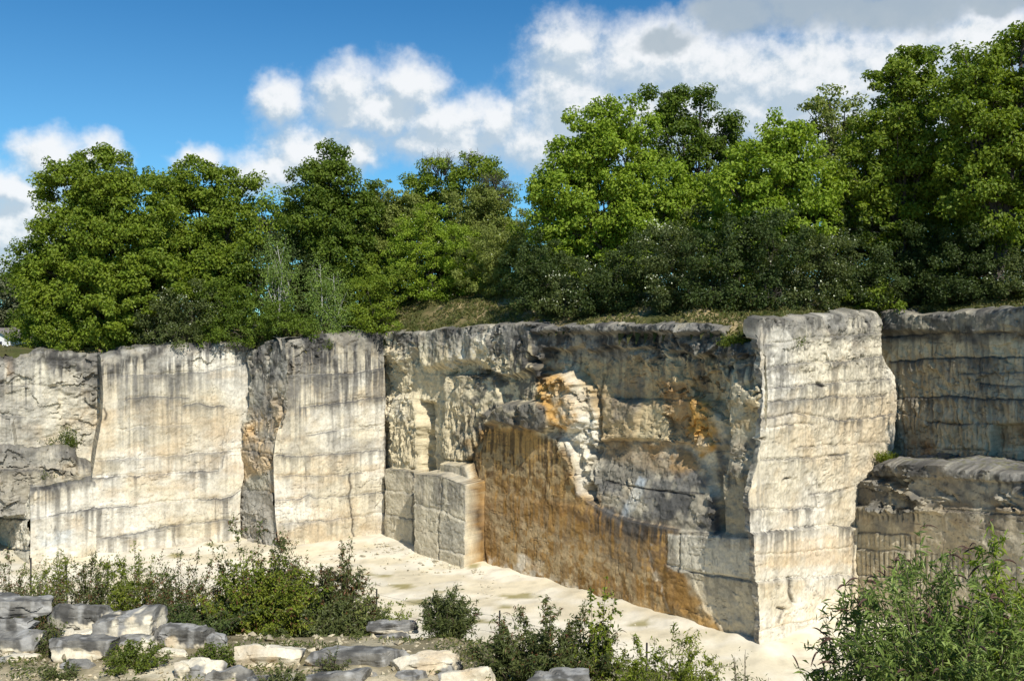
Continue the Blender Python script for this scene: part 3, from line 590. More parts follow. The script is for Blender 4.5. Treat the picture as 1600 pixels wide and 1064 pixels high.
# --- stepped corner at the far left
nW = np.array([.465, -.885])                         # outward normal of the left face
def off(p, d): return (p[0] + nW[0] * d, p[1] + nW[1] * d)
wall('weathered_return', 'recessed grey streaked upper face at the far left', off((-44, 52.6), -3.2), off((-24, 63.0), -3.2),
     rim=[(-120,560),(0,558),(40,556),(75,548),(120,552),(175,552),(200,552)], left=0.0, right=19.5, seed=83, z0=4.0, base=(L(202,194,172), CREAM, TAN), rough=(.10, .04),
     layers=[([(60,540),(180,540),(170,600),(120,620),(80,600)], .3, 10, 8), ([(-150,640),(20,660),(30,720),(-150,720)], .7, 6, 6)], bumps=[(None,.3,.5,.6), (None,.13,.6,1.2,'c')],
     strata=[([(-60,600),(60,604),(150,608)], .08, .5, 8), ([(0,650),(60,655),(130,660)], .06, .6, 8)],
     paint=[([(0,560),(75,560),(60,640),(0,690)], LGREY, .6, 20, 's'), ([(60,550),(200,545),(165,605),(90,600)], L(90,87,82), .85, 16, 'n'), ([(80,600),(120,590),(110,680),(70,680)], CREAM, .7, 20, 's'), ([(0,620),(70,630),(60,690),(0,700)], LGREY, .6, 16, 'n'), ([(8,560),(35,560),(30,590),(8,590)], L(176,140,92), .7, 10, 's')],
     crust=(2.2, .9), fold=(0, 0))
wall('stepped_ledge', 'low dark stepped blocks under the ledge bushes at the far left', off((-40, 54.6), -2.0), off((-25, 62.4), -2.0),
     rim=[(-60,690),(20,700),(42,704),(60,703),(105,704),(118,708),(122,722),(160,730)], left=0.0, right=15.4, seed=89, lip=2.2, base=(LGREY, CREAM, TAN), z0=3.0, batter=.0,
     layers=[([(-60,735),(160,735),(160,900),(-60,900)], .8, 4, 6), ([(70,728),(98,732),(98,765),(70,765)], 1.0, 4, 4)], bumps=[(None,.24,.7,1.2,'c')],
     strata=[([(0,735),(70,735),(150,738)], .05, .8, 8)], paint=[([(0,690),(160,690),(160,735),(0,735)], L(140,136,124), .75, 8, 'n'), ([(-20,735),(160,735),(160,780),(0,780)], L(176,166,142), .6, 8, 'n')], crust=(.5, .8), fold=(0, 0))
wall('stepped_ledge', 'pale lower tier below the far left ledge with dark drip marks', off(pA, .10), off(pB, .10),
     rim=[(40,768),(60,764),(90,758),(146,750),(190,748)], left=[(46,740),(48,800),(47,885)], right=[(150,700),(150,900)], seed=97, lip=3.0, batter=.0,
     layers=[([(40,811),(143,795),(190,790),(190,900),(30,900)], .16, 3, 3)], bumps=[(None,.1,.5,.7)],
     strata=[([(46,768),(90,758),(150,750)], .0, 1.0, 18), ([(48,812),(143,795),(160,794)], .10, .95, 14)], paint=[([(60,830),(118,826),(118,850),(60,852)], L(196,206,208), .5, 8, 'n'), ([(46,760),(70,758),(70,812),(46,812)], GREY, .6, 8, 's')], crust=(.4, .8), fold=(3, 0))
wall('weathered_return', 'grey return face at the left edge of the picture', (-41.0, 70.5), off(pA, .16),
     rim=[(-120,680),(0,690),(14,690),(22,740),(46,768)], left=0.0, right=[(46,700),(47,900)], seed=101, base=(L(206,198,176), CREAM, LGREY), bumps=[(None,.2,.6,.8), ([(0,760),(47,760),(47,860),(0,860)],.15,1.8,1.2,'r')], strata=[([(-60,770),(14,770)], .1, .6, 9), ([(-60,808),(47,812)], .1, .7, 6), ([(-60,850),(47,862)], .15, .6, 6)], crust=(.6, .8), lip=2.5, fold=(0, 0))
# ------------------------------------------------------------------ ground
RIM = [(-120,20),(-70,42),(-45.5,55.6),(-26.6,65.2),(-26.6,61.7),(-19,65.7),(-15.8,63.1),(-9.1,67.0),(12.1,45.1),(22.5,54.4),(28.6,44.2),(34,36),(55,8)]
RX = [-70,-45,-27,-19,-9,2,12,22,30,60]; RZ = [12.8,13.1,13.45,13.8,14.5,15.1,15.65,16.05,16.15,16.3]
HILL = RIM + [(400,8),(400,1500),(-500,1500),(-500,20)]
def hill_z(X, Y):
    q = sdf(X, Y, HILL, 3000)
    zr = np.interp(X, RX, RZ)
    k = np.interp(X, [-40,-13,-7,12,16,30], [.05,.20,.60,.20,.18,.25]); wid = np.interp(X, [-40,-13,-7,2,30], [3,4,6.5,6,6])
    t = np.clip(q - .5, 0, None); up = k * wid * (1 - np.exp(-t / wid)) * 1.15 + .02 * np.clip(t, 0, 60) * (X > -30)
    z = zr + up + (fbm(X * .5, Y * .5, None, 301, 5) - .5) * np.clip(q, 0, 2) * .55
    z = z - np.clip(-32 - X, 0, 40) * .05 * np.clip(q - 4, 0, 40) / 20
    z = z - 1.0 * np.exp(-((X - 11.0) ** 2 + (Y - 46.4) ** 2) / 1.3)
    z = np.where(q < .45, zr - .15 - 3 * np.clip(.45 - q, 0, 1), z)
    return z, q
def structure(o, ): o['kind'] = 'structure'; return o
gx = np.concatenate([np.arange(-500,-60,20.), np.arange(-60,46,.42), np.arange(46,400,20.)]); gy = np.concatenate([np.arange(8,34,1.5), np.arange(34,96,.42), np.arange(96,160,4), np.arange(160,1500,60.)])
GX, GY = np.meshgrid(gx, gy)
GZ, GQ = hill_z(GX, GY)
e1 = fbm(GX * .35, GY * .35, None, 311, 5)[..., None]; e2 = fbm(GX * 1.3, GY * 1.3, None, 312, 4)[..., None]
gc = L(86, 84, 50) + (L(132, 118, 80) - L(86, 84, 50)) * sm(e1, .5, .62)
gc = gc + (L(74, 80, 40) - gc) * sm(e2, .45, .6) * .8
# bare scree below the bushes
sc = sm(fbm((GX + GY) * .25, (GX - GY) * .5, None, 313, 4), .45, .6) * sm(GQ, .3, .9) * (1 - sm(GQ, 4, 8)) * (GX > -10)
gc = gc + (L(188, 166, 124) - gc) * (sc * .55)[..., None]
fcs = grid_faces(*GX.shape); keep = (GQ.ravel()[fcs] > .12).all(1)
structure(mk('hillside', np.stack([GX, GY, GZ], -1).reshape(-1, 3), fcs[keep], M_EARTH, None, gc.reshape(-1, 3)))

gx = np.concatenate([-np.geomspace(3000, 64, 10), np.arange(-60, 45, .35), np.geomspace(46, 3000, 10)]); gy = np.concatenate([-np.geomspace(3000, 20, 8), np.arange(-10, 26, 3.), np.arange(26, 74, .35), np.geomspace(76, 3000, 10)])
GX, GY = np.meshgrid(gx, gy)
near = sm(GY, 20, 28) * (1 - sm(GY, 70, 74))
GZ = ((fbm(GX * .22, GY * .22, None, 321, 4) - .5) * .16 + (fbm(GX * 1.4, GY * 1.4, None, 322, 4) - .5) * .07) * near
qc = sdf(GX, GY, HILL, 30); GZ = GZ + .35 * np.exp(-np.clip(-qc - 1.2, 0, 50) / .5) * fbm(GX * .9, GY * .9, None, 325, 3) * near * (qc > -8)
f1 = fbm(GX * .5, GY * .8, None, 323, 5)[..., None]; f2 = fbm(GX * 2.5, GY * 2.5, None, 324, 4)[..., None]
fc = L(216, 204, 174) + (L(226, 217, 194) - L(216, 204, 174)) * sm(f1, .4, .6); fc = fc * (1 - .16 * sm(f2, .52, .68)); fc = fc * (1 - .12 * sm(fbm(GX * .25, GY * .25, None, 328, 3), .5, .62)[..., None])
MOSS = [(815,931,44,5),(655,940,34,5),(630,916,26,4),(575,897,16,4),(748,972,28,5),(600,900,14,3),(790,948,18,3),(740,887,16,3),(275,868,16,3),(330,855,14,2),(690,925,14,2),(560,912,20,4),(1000,975,40,3),(880,905,24,3)]
mos = np.zeros_like(GX); PX = CX + F * GX / np.maximum(GY, 5); PY = HY + F * HC / np.maximum(GY, 5)
for (x, y, rx, ry) in MOSS:
    mos = np.maximum(mos, 1 - ((PX - x) / rx) ** 2 - ((PY - y) / ry) ** 2)
mos = sm(np.clip(mos, 0, 1) * .8 + (f2[..., 0] - .5) * 1.0, .15, .5) * near * (mos > 0)
fc = fc + (L(128, 118, 56) - fc) * (mos * .75)[..., None]
structure(mk('quarry_floor', np.stack([GX, GY, GZ], -1).reshape(-1, 3), grid_faces(*GX.shape), M_FLOOR, None, fc.reshape(-1, 3)))

FENCE = [(48, 865, 31.0), (168, 872, 30.0), (105, 868, 30.6), (588, 926, 27.5), (780, 967, 25.5), (1010, 1012, 23.0)]
FXY = sorted([((x - CX) / F * Y, Y) for x, y, Y in FENCE]); FX = [-40] + [a for a, b in FXY] + [9, 16]; FY = [36] + [b for a, b in FXY] + [20.5, 19]
def bank_z(X, Y):
    yf = np.interp(X, FX, FY)
    top = np.interp(Y, [-12, 2, 4, 9, 15, 19, 21.5, 24, 27], [14.4, 14.4, 14.0, 11.7, 9.2, 8.95, 8.6, 7.1, 6.4])
    top = top - np.clip(X + 1.5, 0, 6) * .32 * sm(Y, 10, 17) * (1 - sm(Y, 20, 25)); top = np.maximum(top, 6.3)
    top = top + (fbm(X * .8, Y * .8, None, 331, 5) - .5) * .18 - .08 * sm(Y, 12, 17)
    return np.where(Y > yf + .7, top - (Y - yf - .7) * 5.0, top), yf
gx = np.arange(-34, 26, .14); gy = np.concatenate([np.arange(-12, 10, .7), np.arange(10, 38, .14)])
GX, GY = np.meshgrid(gx, gy); GZ, YF = bank_z(GX, GY)
GZ = np.maximum(GZ, -.6) + (fbm(GX * 3, GY * 3, None, 333, 3) - .5) * .10
e1 = fbm(GX * .7, GY * .7, None, 334, 5)[..., None]; e2 = fbm(GX * 4, GY * 4, None, 335, 4)[..., None]
gc = L(210, 198, 168) + (L(176, 162, 130) - L(210, 198, 168)) * sm(e1, .42, .62); gc = gc + (L(84, 88, 48) - gc) * (sm(e2, .52, .64) * .5 * sm(e1, .4, .55))
dk = (sm(GY, 18.2, 19.4) * (.45 + .55 * sm(fbm(GX * 1.2, GY * 1.2, None, 336, 4), .38, .56)))[..., None]; gc = gc + (L(112, 102, 70) - gc) * dk * .8
fcs = grid_faces(*GX.shape); keep = (GY.ravel()[fcs] < YF.ravel()[fcs] + 2.6).any(1)
structure(mk('near_bank', np.stack([GX, GY, GZ], -1).reshape(-1, 3), fcs[keep], M_EARTH, None, gc.reshape(-1, 3)))

# ------------------------------------------------------------------ boulders
import bmesh
bm = bmesh.new(); bmesh.ops.create_cube(bm, size=2.0); bmesh.ops.subdivide_edges(bm, edges=bm.edges[:], cuts=27, use_grid_fill=True)
bm.verts.ensure_lookup_table(); CV = np.array([v.co[:] for v in bm.verts]); CF = np.array([[v.index for v in f.verts] for f in bm.faces]); bm.free()
def boulder(label, x0, y0, x1, y1, Y, grey, seed, blocky=.8, dep=.42, yaw=0.0, ground=False, name='boulder', group='boulders along the near bank', tilt=0.0):
    r = np.random.default_rng(seed)
    y1 += .16 * (y1 - y0); x0 -= 2; x1 += 3
    w = (x1 - x0) / F * Y; hv = (y1 - y0) / F * Y; d = min(dep * w, 2.2 * hv); h = max(.84 * hv, (hv - .22 * d))
    c = at((x0 + x1) / 2, (y0 + y1) / 2, Y)
    pl = []                                                # a block bounded by split planes, its corners knocked off
    for ax in range(3):
        for sg in (-1, 1):
            nrm = np.zeros(3); nrm[ax] = sg; nrm = unit(nrm + r.normal(size=3) * np.array([.20, .20, .10])); pl.append((nrm, r.uniform(.90, 1.0)))
    for i in range(10 if blocky > .6 else 16):
        nrm = unit(r.choice([-1, 1], 3) * r.uniform(.25, 1, 3)); pl.append((nrm, r.uniform(.80, .97) * np.sum(np.abs(nrm)) ** (.78 if blocky > .6 else .60)))
    U = unit(CV); rad = np.full(len(U), 9.0)
    for nrm, k in pl:
        dt = U @ nrm; rad = np.where(dt > .05, np.minimum(rad, k / np.maximum(dt, .05)), rad)
    V = U * np.minimum(rad, 1.7)[:, None]; V = V / np.abs(V).max(0) * np.array([1.03, 1, 1.0])
    V = V * np.array([w, d, h]) / 2
    lo = np.clip((-V[:, 2] / h - .12) / .38, 0, 1) ** 1.5; V[:, :2] *= (1 - .26 * lo)[:, None]
    nn = unit(CV); s = max(.35, min(w, h * 1.6))
    a = fbm(V[:, 0] / s * 1.9 + seed, V[:, 1] / s * 1.5, V[:, 2] / s * 2.2, seed, 4) - .5
    b = fbm(V[:, 0] * 4 + seed, V[:, 1] * 4, V[:, 2] * 7, seed + 5, 5) - .5
    ledge = fbm(V[:, 0] * .8, V[:, 1] * .8, V[:, 2] * 6.0, seed + 6, 3) - .5
    V = V + nn * (a * .05 * s + b * .085 + ledge * .07 + (cells(V[:, 0] * 3 + V[:, 1] * 2 + seed, V[:, 2] * 4 + V[:, 1] * 2, seed)[0]) * .05)[:, None]
    cz, sz = math.cos(yaw), math.sin(yaw); V = np.stack([V[:, 0] * cz - V[:, 1] * sz, V[:, 0] * sz + V[:, 1] * cz, V[:, 2]], 1)
    V[:, 2] += V[:, 0] * math.tan(tilt)
    W = V + c
    if ground:
        gz, _ = bank_z(np.array([c[0]]), np.array([c[1]])); low = W[:, 2].min(); gap = low - (gz[0] - .12)
        if gap > 0: W[:, 2] -= gap * np.clip((c[2] - W[:, 2]) / (c[2] - low), 0, 1)
    f1 = fbm(V[:, 0] * 1.1 + seed, V[:, 1] * 1.1, V[:, 2] * 1.1, seed + 8, 5); f2 = fbm(V[:, 0] * 4, V[:, 1] * 4, V[:, 2] * 4 + seed, seed + 9, 4)
    st = fbm(V[:, 0] * 5 + seed, V[:, 1] * 5, V[:, 2] * .8, seed + 10, 3)
    top = sm(V[:, 2] / h, -.25, .45)
    g = sm(.07 + f1 + (grey - .5) * .55 + (top - .5) * (r.uniform(.1, .5) if grey > .3 else -.1) + (f2 - .5) * .35 + (st - .5) * .35, .455, .535)[:, None]
    fresh = L(222, 212, 186) + (L(200, 176, 138) - L(222, 212, 186)) * sm(fbm(V[:, 0] * 2, V[:, 1] * 2, V[:, 2] * 2, seed + 12, 4), .5, .7)[:, None] * .6
    old = L(134, 131, 122) + (L(94, 92, 86) - L(134, 131, 122)) * sm(f2, .42, .6)[:, None]; old = old + (L(184, 182, 174) - old) * sm(st, .55, .68)[:, None] * .5
    col = fresh * (1 - g) + old * g
    o = mk(name, W, CF, M_BOUL, None, col, origin=(c[0], c[1], W[:, 2].min()), sharp=26)
    return tag(o, label, 'boulder' if name == 'boulder' else 'rock', group)
BL = [
 ('grey slab boulder at the left edge behind the dark box-shaped boulder', -40,926,30,952,21.6,.75,1,.8,dict()),
 ('dark grey box-shaped boulder with flat top, uppermost of the left edge stack', -14,930,80,963,20.8,.85,2,.95,dict(yaw=.15)),
 ('pale wedge-shaped boulder squeezed under the dark box-shaped boulder', -20,960,68,990,20.3,.6,3,.5,dict()),
 ('cream block with grey drip marks in the middle of the left edge stack', -30,982,63,1026,19.6,.45,4,.9,dict()),
 ('small cream rubble block at the foot of the left edge stack', -16,1018,62,1046,19.2,.05,5,.5,dict(ground=True)),
 ('long boulder with a bright cream top beside the large grey slab', 78,932,182,986,20.8,.40,6,.75,dict(yaw=-.2)),
 ('large light grey slab boulder topping the middle left pile', 148,944,250,1000,20.2,.70,7,.9,dict(yaw=.2)),
 ('grey wedge boulder with a dark hollow underside under the large slabs', 73,986,182,1032,19.3,.62,8,.7,dict(ground=False)),
 ('pale flat rock peeking out between the long boulder and the wedge boulder', 100,980,158,1000,20.2,.1,9,.5,dict()),
 ('small grey block under the right end of the large slab', 186,990,242,1018,19.7,.7,10,.8,dict(ground=True)),
 ('small blue grey block propping up the wedge boulder', 84,1026,152,1062,18.6,.6,11,.8,dict(ground=True)),
 ('rounded grey boulder right of the large slab', 246,972,330,1014,20.2,.65,12,.35,dict()),
 ('grey angular rock leaning on the rounded grey boulder', 320,985,360,1016,20.0,.65,13,.6,dict(ground=True)),
 ('small pale stone under the rounded grey boulder', 248,1010,294,1034,19.6,.2,14,.4,dict(ground=True)),
 ('white topped boulder in front of the rounded grey boulder', 265,1026,352,1068,18.2,.25,15,.6,dict(ground=True)),
 ('pointed pale rock at the bottom edge beside the white topped boulder', 325,1036,394,1082,17.8,.45,16,.5,dict(ground=True)),
 ('bright white rounded boulder on its own left of the long slab', 368,1002,472,1048,19.0,.15,17,.4,dict(ground=True)),
 ('dark grey slab cut by the bottom edge below the white rounded boulder', 382,1048,450,1084,17.6,.9,18,.8,dict(ground=True)),
 ('long blue grey slab boulder with a pale broken end', 478,1003,634,1052,19.0,.75,19,.9,dict(yaw=-.08)),
 ('dark grey boulder at the bottom edge in front of the long slab', 456,1039,574,1088,17.7,.9,20,.7,dict(ground=True)),
 ('small cream wedge stone between the dark boulder and the white boulder', 560,1041,588,1072,18.0,.1,21,.5,dict(ground=True)),
 ('big white boulder touching the end of the long slab', 608,1012,724,1062,18.6,.15,22,.6,dict(yaw=.15)),
 ('grey stone under the big white boulder at the bottom edge', 614,1046,664,1086,18.0,.7,23,.7,dict(ground=True)),
 ('white boulder with grey side at the bottom edge right of the big white boulder', 688,1033,774,1084,17.6,.25,24,.5,dict(ground=True)),
 ('flat weathered slab balanced behind the long slab under small shrubs', 572,966,652,992,22.5,.5,25,.85,dict()),
 ('dark rock supporting the flat weathered slab', 582,986,646,1012,22.3,.9,26,.6,dict(ground=True)),
 ('dark blue grey boulder alone at the bottom edge below the middle shrub', 816,1047,930,1092,16.6,.95,27,.7,dict(ground=True)),
]
for b in BL:
    boulder(b[0], *b[1:6], b[6], b[7], b[8], **b[9])
# loose rubble between the boulders: uncountable
r = np.random.default_rng(5); Vs, Fs, Cs, nb = [], [], [], 0
oct_ = np.array([[1,0,0],[-1,0,0],[0,1,0],[0,-1,0],[0,0,1],[0,0,-1]], float); of = np.array([[0,2,4],[2,1,4],[1,3,4],[3,0,4],[2,0,5],[1,2,5],[3,1,5],[0,3,5]])
for i in range(1100):
    Y = r.uniform(16, 22); x = r.uniform(-60, 780); X = (x - CX) / F * Y; z, _ = bank_z(np.array([X]), np.array([Y]))
    s = r.uniform(.02, .07) * (1 if r.random() < .9 else 1.8)
    V = oct_ * s * r.uniform(.6, 1.3, (6, 1)) * np.array([1, 1, .7]) + r.normal(size=(6, 3)) * s * .25 + np.array([X, Y, z[0] + s * .25])
    Vs.append(V); Fs.append(of + nb); nb += 6; Cs.append(np.repeat((L(205, 192, 160) * r.uniform(.5, 1.0))[None], 6, 0))
o = mk('rubble', np.concatenate(Vs), np.concatenate(Fs), M_BOUL, None, np.concatenate(Cs), smooth=False); o['kind'] = 'stuff'; o['label'] = 'loose pale stone chips strewn between the boulders'

# fallen chips along the foot of the walls
FOOT = [(-30.8,59.2),(-19.2,65.2),(-15.6,62.6),(-9.4,66.4),(-8.6,64.5),(-5.5,62.0),(-2.6,58.4),(-1.4,58.6),(12.1,44.8),(18.6,50.2)]
Vs, Fs, Cs, nb = [], [], [], 0
for i in range(1500):
    k = r.integers(0, len(FOOT) - 1); t = r.random(); a, b = np.array(FOOT[k]), np.array(FOOT[k + 1]); dd = b - a; nn = np.array([dd[1], -dd[0]]) / np.linalg.norm(dd)
    P = a + dd * t + nn * (.15 + abs(r.normal()) * (.5 if r.random() < .7 else 3.0)); s = r.uniform(.03, .10) * (1 if r.random() < .93 else 2.2)
    V = oct_ * s * r.uniform(.6, 1.3, (6, 1)) * np.array([1.2, 1, .65]) + r.normal(size=(6, 3)) * s * .25 + np.array([P[0], P[1], s * .2])
    Vs.append(V); Fs.append(of + nb); nb += 6; Cs.append(np.repeat((L(208, 197, 168) * r.uniform(.5, 1.0))[None], 6, 0))
o = mk('floor_rubble', np.concatenate(Vs), np.concatenate(Fs), M_BOUL, None, np.concatenate(Cs), smooth=False); o['kind'] = 'stuff'; o['label'] = 'small stone chips fallen along the foot of the quarry walls'

# ------------------------------------------------------------------ fence on the brink
fe = empty('wire_fence', (-4, 27.5, 6.3), 'thin wire fence on dark stakes along the brink of the near bank', 'fence')
pts = []
for (X, Y), in zip(FXY):
    gz, _ = bank_z(np.array([X]), np.array([Y])); zt = 7.85
    pts.append((X, Y, gz[0], zt))
    lean = r.normal() * .03
    V, Fc = tubes([np.array([[X, Y, gz[0] - .3], [X + lean * .5, Y, (gz[0] + zt) / 2], [X + lean, Y, zt]])], [np.array([.028, .028, .026])], 6)
    mk('post', V, Fc, M_POST, fe)
paths, rad = [], []
for h in (.12, .45, .85, 1.3):
    line = []
    for i in range(len(pts) - 1):
        a, b = pts[i], pts[i + 1]
        for t in np.linspace(0, 1, 8, endpoint=False):
            line.append([a[0] + (b[0] - a[0]) * t, a[1] + (b[1] - a[1]) * t - .03, (a[3] + (b[3] - a[3]) * t) - 1.45 + h - .05 * math.sin(math.pi * t)])
    paths.append(np.array(line)); rad.append(np.full(len(line), .0035))
V, Fc = tubes(paths, rad, 4); mk('wire', V, Fc, M_WIRE, fe)

# ------------------------------------------------------------------ distant cottage at the left edge
hx, hy = (8 - CX) / F * 105, 105.0
hs = empty('house', (hx, hy, 11.0), 'tiny white gabled house far off at the left edge between trees', 'house')
def box(cx, cy, z0, z1, sx, sy): 
    q = np.array([[x, y, z] for z in (z0, z1) for y in (cy - sy, cy + sy) for x in (cx - sx, cx + sx)], float)
    return q, np.array([[0,2,3,1],[4,5,7,6],[0,1,5,4],[2,6,7,3],[0,4,6,2],[1,3,7,5]])
M_WHITE = plain_mat('white_render', (.75, .73, .68), .9, .06); M_TILE = plain_mat('roof_tile', (.20, .17, .15), .9, .2); M_GLASS = plain_mat('dark_glass', (.03, .035, .04), .15, .1)
V = np.array([[-3,-2,0],[3,-2,0],[3,2,0],[-3,2,0],[-3,-2,2.4],[3,-2,2.4],[3,2,2.4],[-3,2,2.4],[0,-2,3.25],[0,2,3.25]], float) * np.array([.55, 1, 1]) + np.array([hx, hy, 11.0])
me = bpy.data.meshes.new('wall'); me.from_pydata([tuple(v - np.array([hx, hy, 11.0])) for v in V], [], [(0,1,5,8,4),(1,2,6,5),(2,3,7,9,6),(3,0,4,7)]); me.materials.append(M_WHITE)
o = bpy.data.objects.new('wall', me); C.objects.link(o); o.parent = hs
V = np.array([[-2.0,-2.3,2.25],[0,-2.3,3.38],[2.0,-2.3,2.25],[-2.0,2.3,2.25],[0,2.3,3.38],[2.0,2.3,2.25],[-2.0,-2.3,2.13],[0,-2.3,3.26],[2.0,-2.3,2.13],[-2.0,2.3,2.13],[0,2.3,3.26],[2.0,2.3,2.13]]) + np.array([hx, hy, 11.0])
mk('roof', V, np.array([[0,1,4,3],[1,2,5,4],[6,9,10,7],[7,10,11,8],[0,6,7,1],[1,7,8,2],[0,3,9,6],[2,8,11,5]]), M_TILE, hs, smooth=False)
V, Fc = box(hx + .4, hy - 2.03, 12.0, 12.9, .35, .04); mk('window', V, Fc, M_GLASS, hs, smooth=False)
# ------------------------------------------------------------------ trees and shrubs on the hill
def crown_cloud(lobes, Y, r, dens, crad, nleaf, flat=.62, shell=.5):
    cl = []
    for lb in lobes:
        px, py, rp = lb[0], lb[1], lb[2] * 1.1; dY = lb[3] if len(lb) > 3 else 0
        c = at(px, py, Y + dY); R = rp / F * (Y + dY)
        n = max(3, int(dens * R ** 2.2))
        d = unit(r.normal(size=(n, 3))); rad = R * (shell + (1 - shell) * r.random((n, 1)) ** .45)
        lump = .82 + .36 * vn(d[:, 0] * 2.2 + px, d[:, 1] * 2.2 + py, d[:, 2] * 2.2, 5)[:, None]
        cc = c + d * rad * lump * np.array([1, .85, .92])
        cl.append(np.concatenate([cc, d], 1))
    cl = np.concatenate(cl); n = len(cl)
    cr = crad * r.uniform(.4, 1.0, n) ** .8 * 1.35
    return cl[:, :3], cl[:, 3:], cr
def crown_mesh(cc, cd, cr, r, nleaf, ls, cols, flat=.55, wd=.72, upb=.75, droop=.12, hang=0.0):
    n = len(cc); k = np.maximum(8, (nleaf * (cr / cr.mean()) ** 2).astype(int)); idx = np.repeat(np.arange(n), k); m = len(idx)
    v = unit(r.normal(size=(m, 3))); rr = r.random((m, 1)) ** .42
    fl = np.array([1, 1, flat]); off = v * rr * cr[idx][:, None] * fl * r.uniform(.65, 1.45, (n, 3))[idx]
    if hang: off[:, 2] -= np.abs(r.normal(size=m)) * hang * cr[idx]
    p = cc[idx] + off
    nrm = unit(v * np.array([.9, .9, .7]) + cd[idx] * .45 + np.array([0, 0, upb]) + r.normal(size=(m, 3)) * .45)
    t = unit(r.normal(size=(m, 3)) + v * .6 + np.array([0, 0, -.25 - hang * .4]))
    sz = ls * r.uniform(.65, 1.3, m)
    V, Fc = leaves(p, t, nrm, sz, sz * wd, .22, droop)
    a, b, c = [np.array(q) for q in cols]
    u = r.random((n, 1)); w = r.random((m, 1))
    base = a + (b - a) * u
    col = base[idx] * (1 - .45 * w ** 2) + c * (.45 * w ** 2)
    col = col * r.uniform(.78, 1.2, (m, 1))
    return V, Fc, np.repeat(col, 4, 0)
def limbs(base, lobes, Y, cc, r, tr, nsub=7):
    paths, rad = [], []; base = np.array(base, float)
    cs = [at(l[0], l[1], Y + (l[3] if len(l) > 3 else 0)) for l in lobes]
    top = np.mean(cs, 0); top[2] = base[2] + .55 * (max(c[2] for c in cs) - base[2]); fork = base + (top - base) * .55 + r.normal(size=3) * .2
    paths.append(np.array([base - [0, 0, .6], base + (fork - base) * .35 + r.normal(size=3) * .12, fork, top])); rad.append(np.array([tr * 1.25, tr, tr * .8, tr * .45]))
    for l, c in zip(lobes, cs):
        R = l[2] / F * Y; st = base + (fork - base) * r.uniform(.6, 1) if c[2] > fork[2] else base + (fork - base) * r.uniform(.3, .7)
        mid = st + (c - st) * .5 + np.array([0, 0, R * .12]) + r.normal(size=3) * .25
        paths.append(np.array([st, mid, c])); rad.append(np.array([tr * .5, tr * .33, tr * .2]))
        near_ = cc[np.linalg.norm(cc - c, axis=1) < R * 1.15]
        for q in near_[r.permutation(len(near_))[:nsub]]:
            s = st + (c - st) * r.uniform(.45, 1); paths.append(np.array([s, s + (q - s) * .5 + r.normal(size=3) * .18 + [0, 0, .1], q])); rad.append(np.array([tr * .2, tr * .12, tr * .04]))
    return paths, rad
def hz(px, Y): 
    X = (px - CX) / F * Y; z, q = hill_z(np.array([X]), np.array([Y])); return np.array([X, Y, z[0]])
GL = 1.22
G = {'oak': (L(90, 110, 30), L(110, 126, 36), L(136, 142, 50)), 'deep': (L(72, 92, 28), L(90, 108, 32), L(114, 124, 44)), 'lime': (L(110, 132, 36), L(128, 146, 44), L(148, 160, 60)),
     'olive': (L(104, 114, 54), L(122, 130, 60), L(140, 144, 80)), 'dull': (L(76, 88, 46), L(92, 102, 52), L(112, 118, 66)), 'birch': (L(100, 122, 54), L(116, 136, 62), L(140, 154, 84)), 'bud': (L(80, 102, 38), L(106, 128, 48), L(148, 164, 88)), 'far': (L(96, 102, 70), L(108, 112, 80), L(122, 124, 92)),
     'hedge': (L(60, 76, 36), L(76, 90, 42), L(96, 108, 54))}
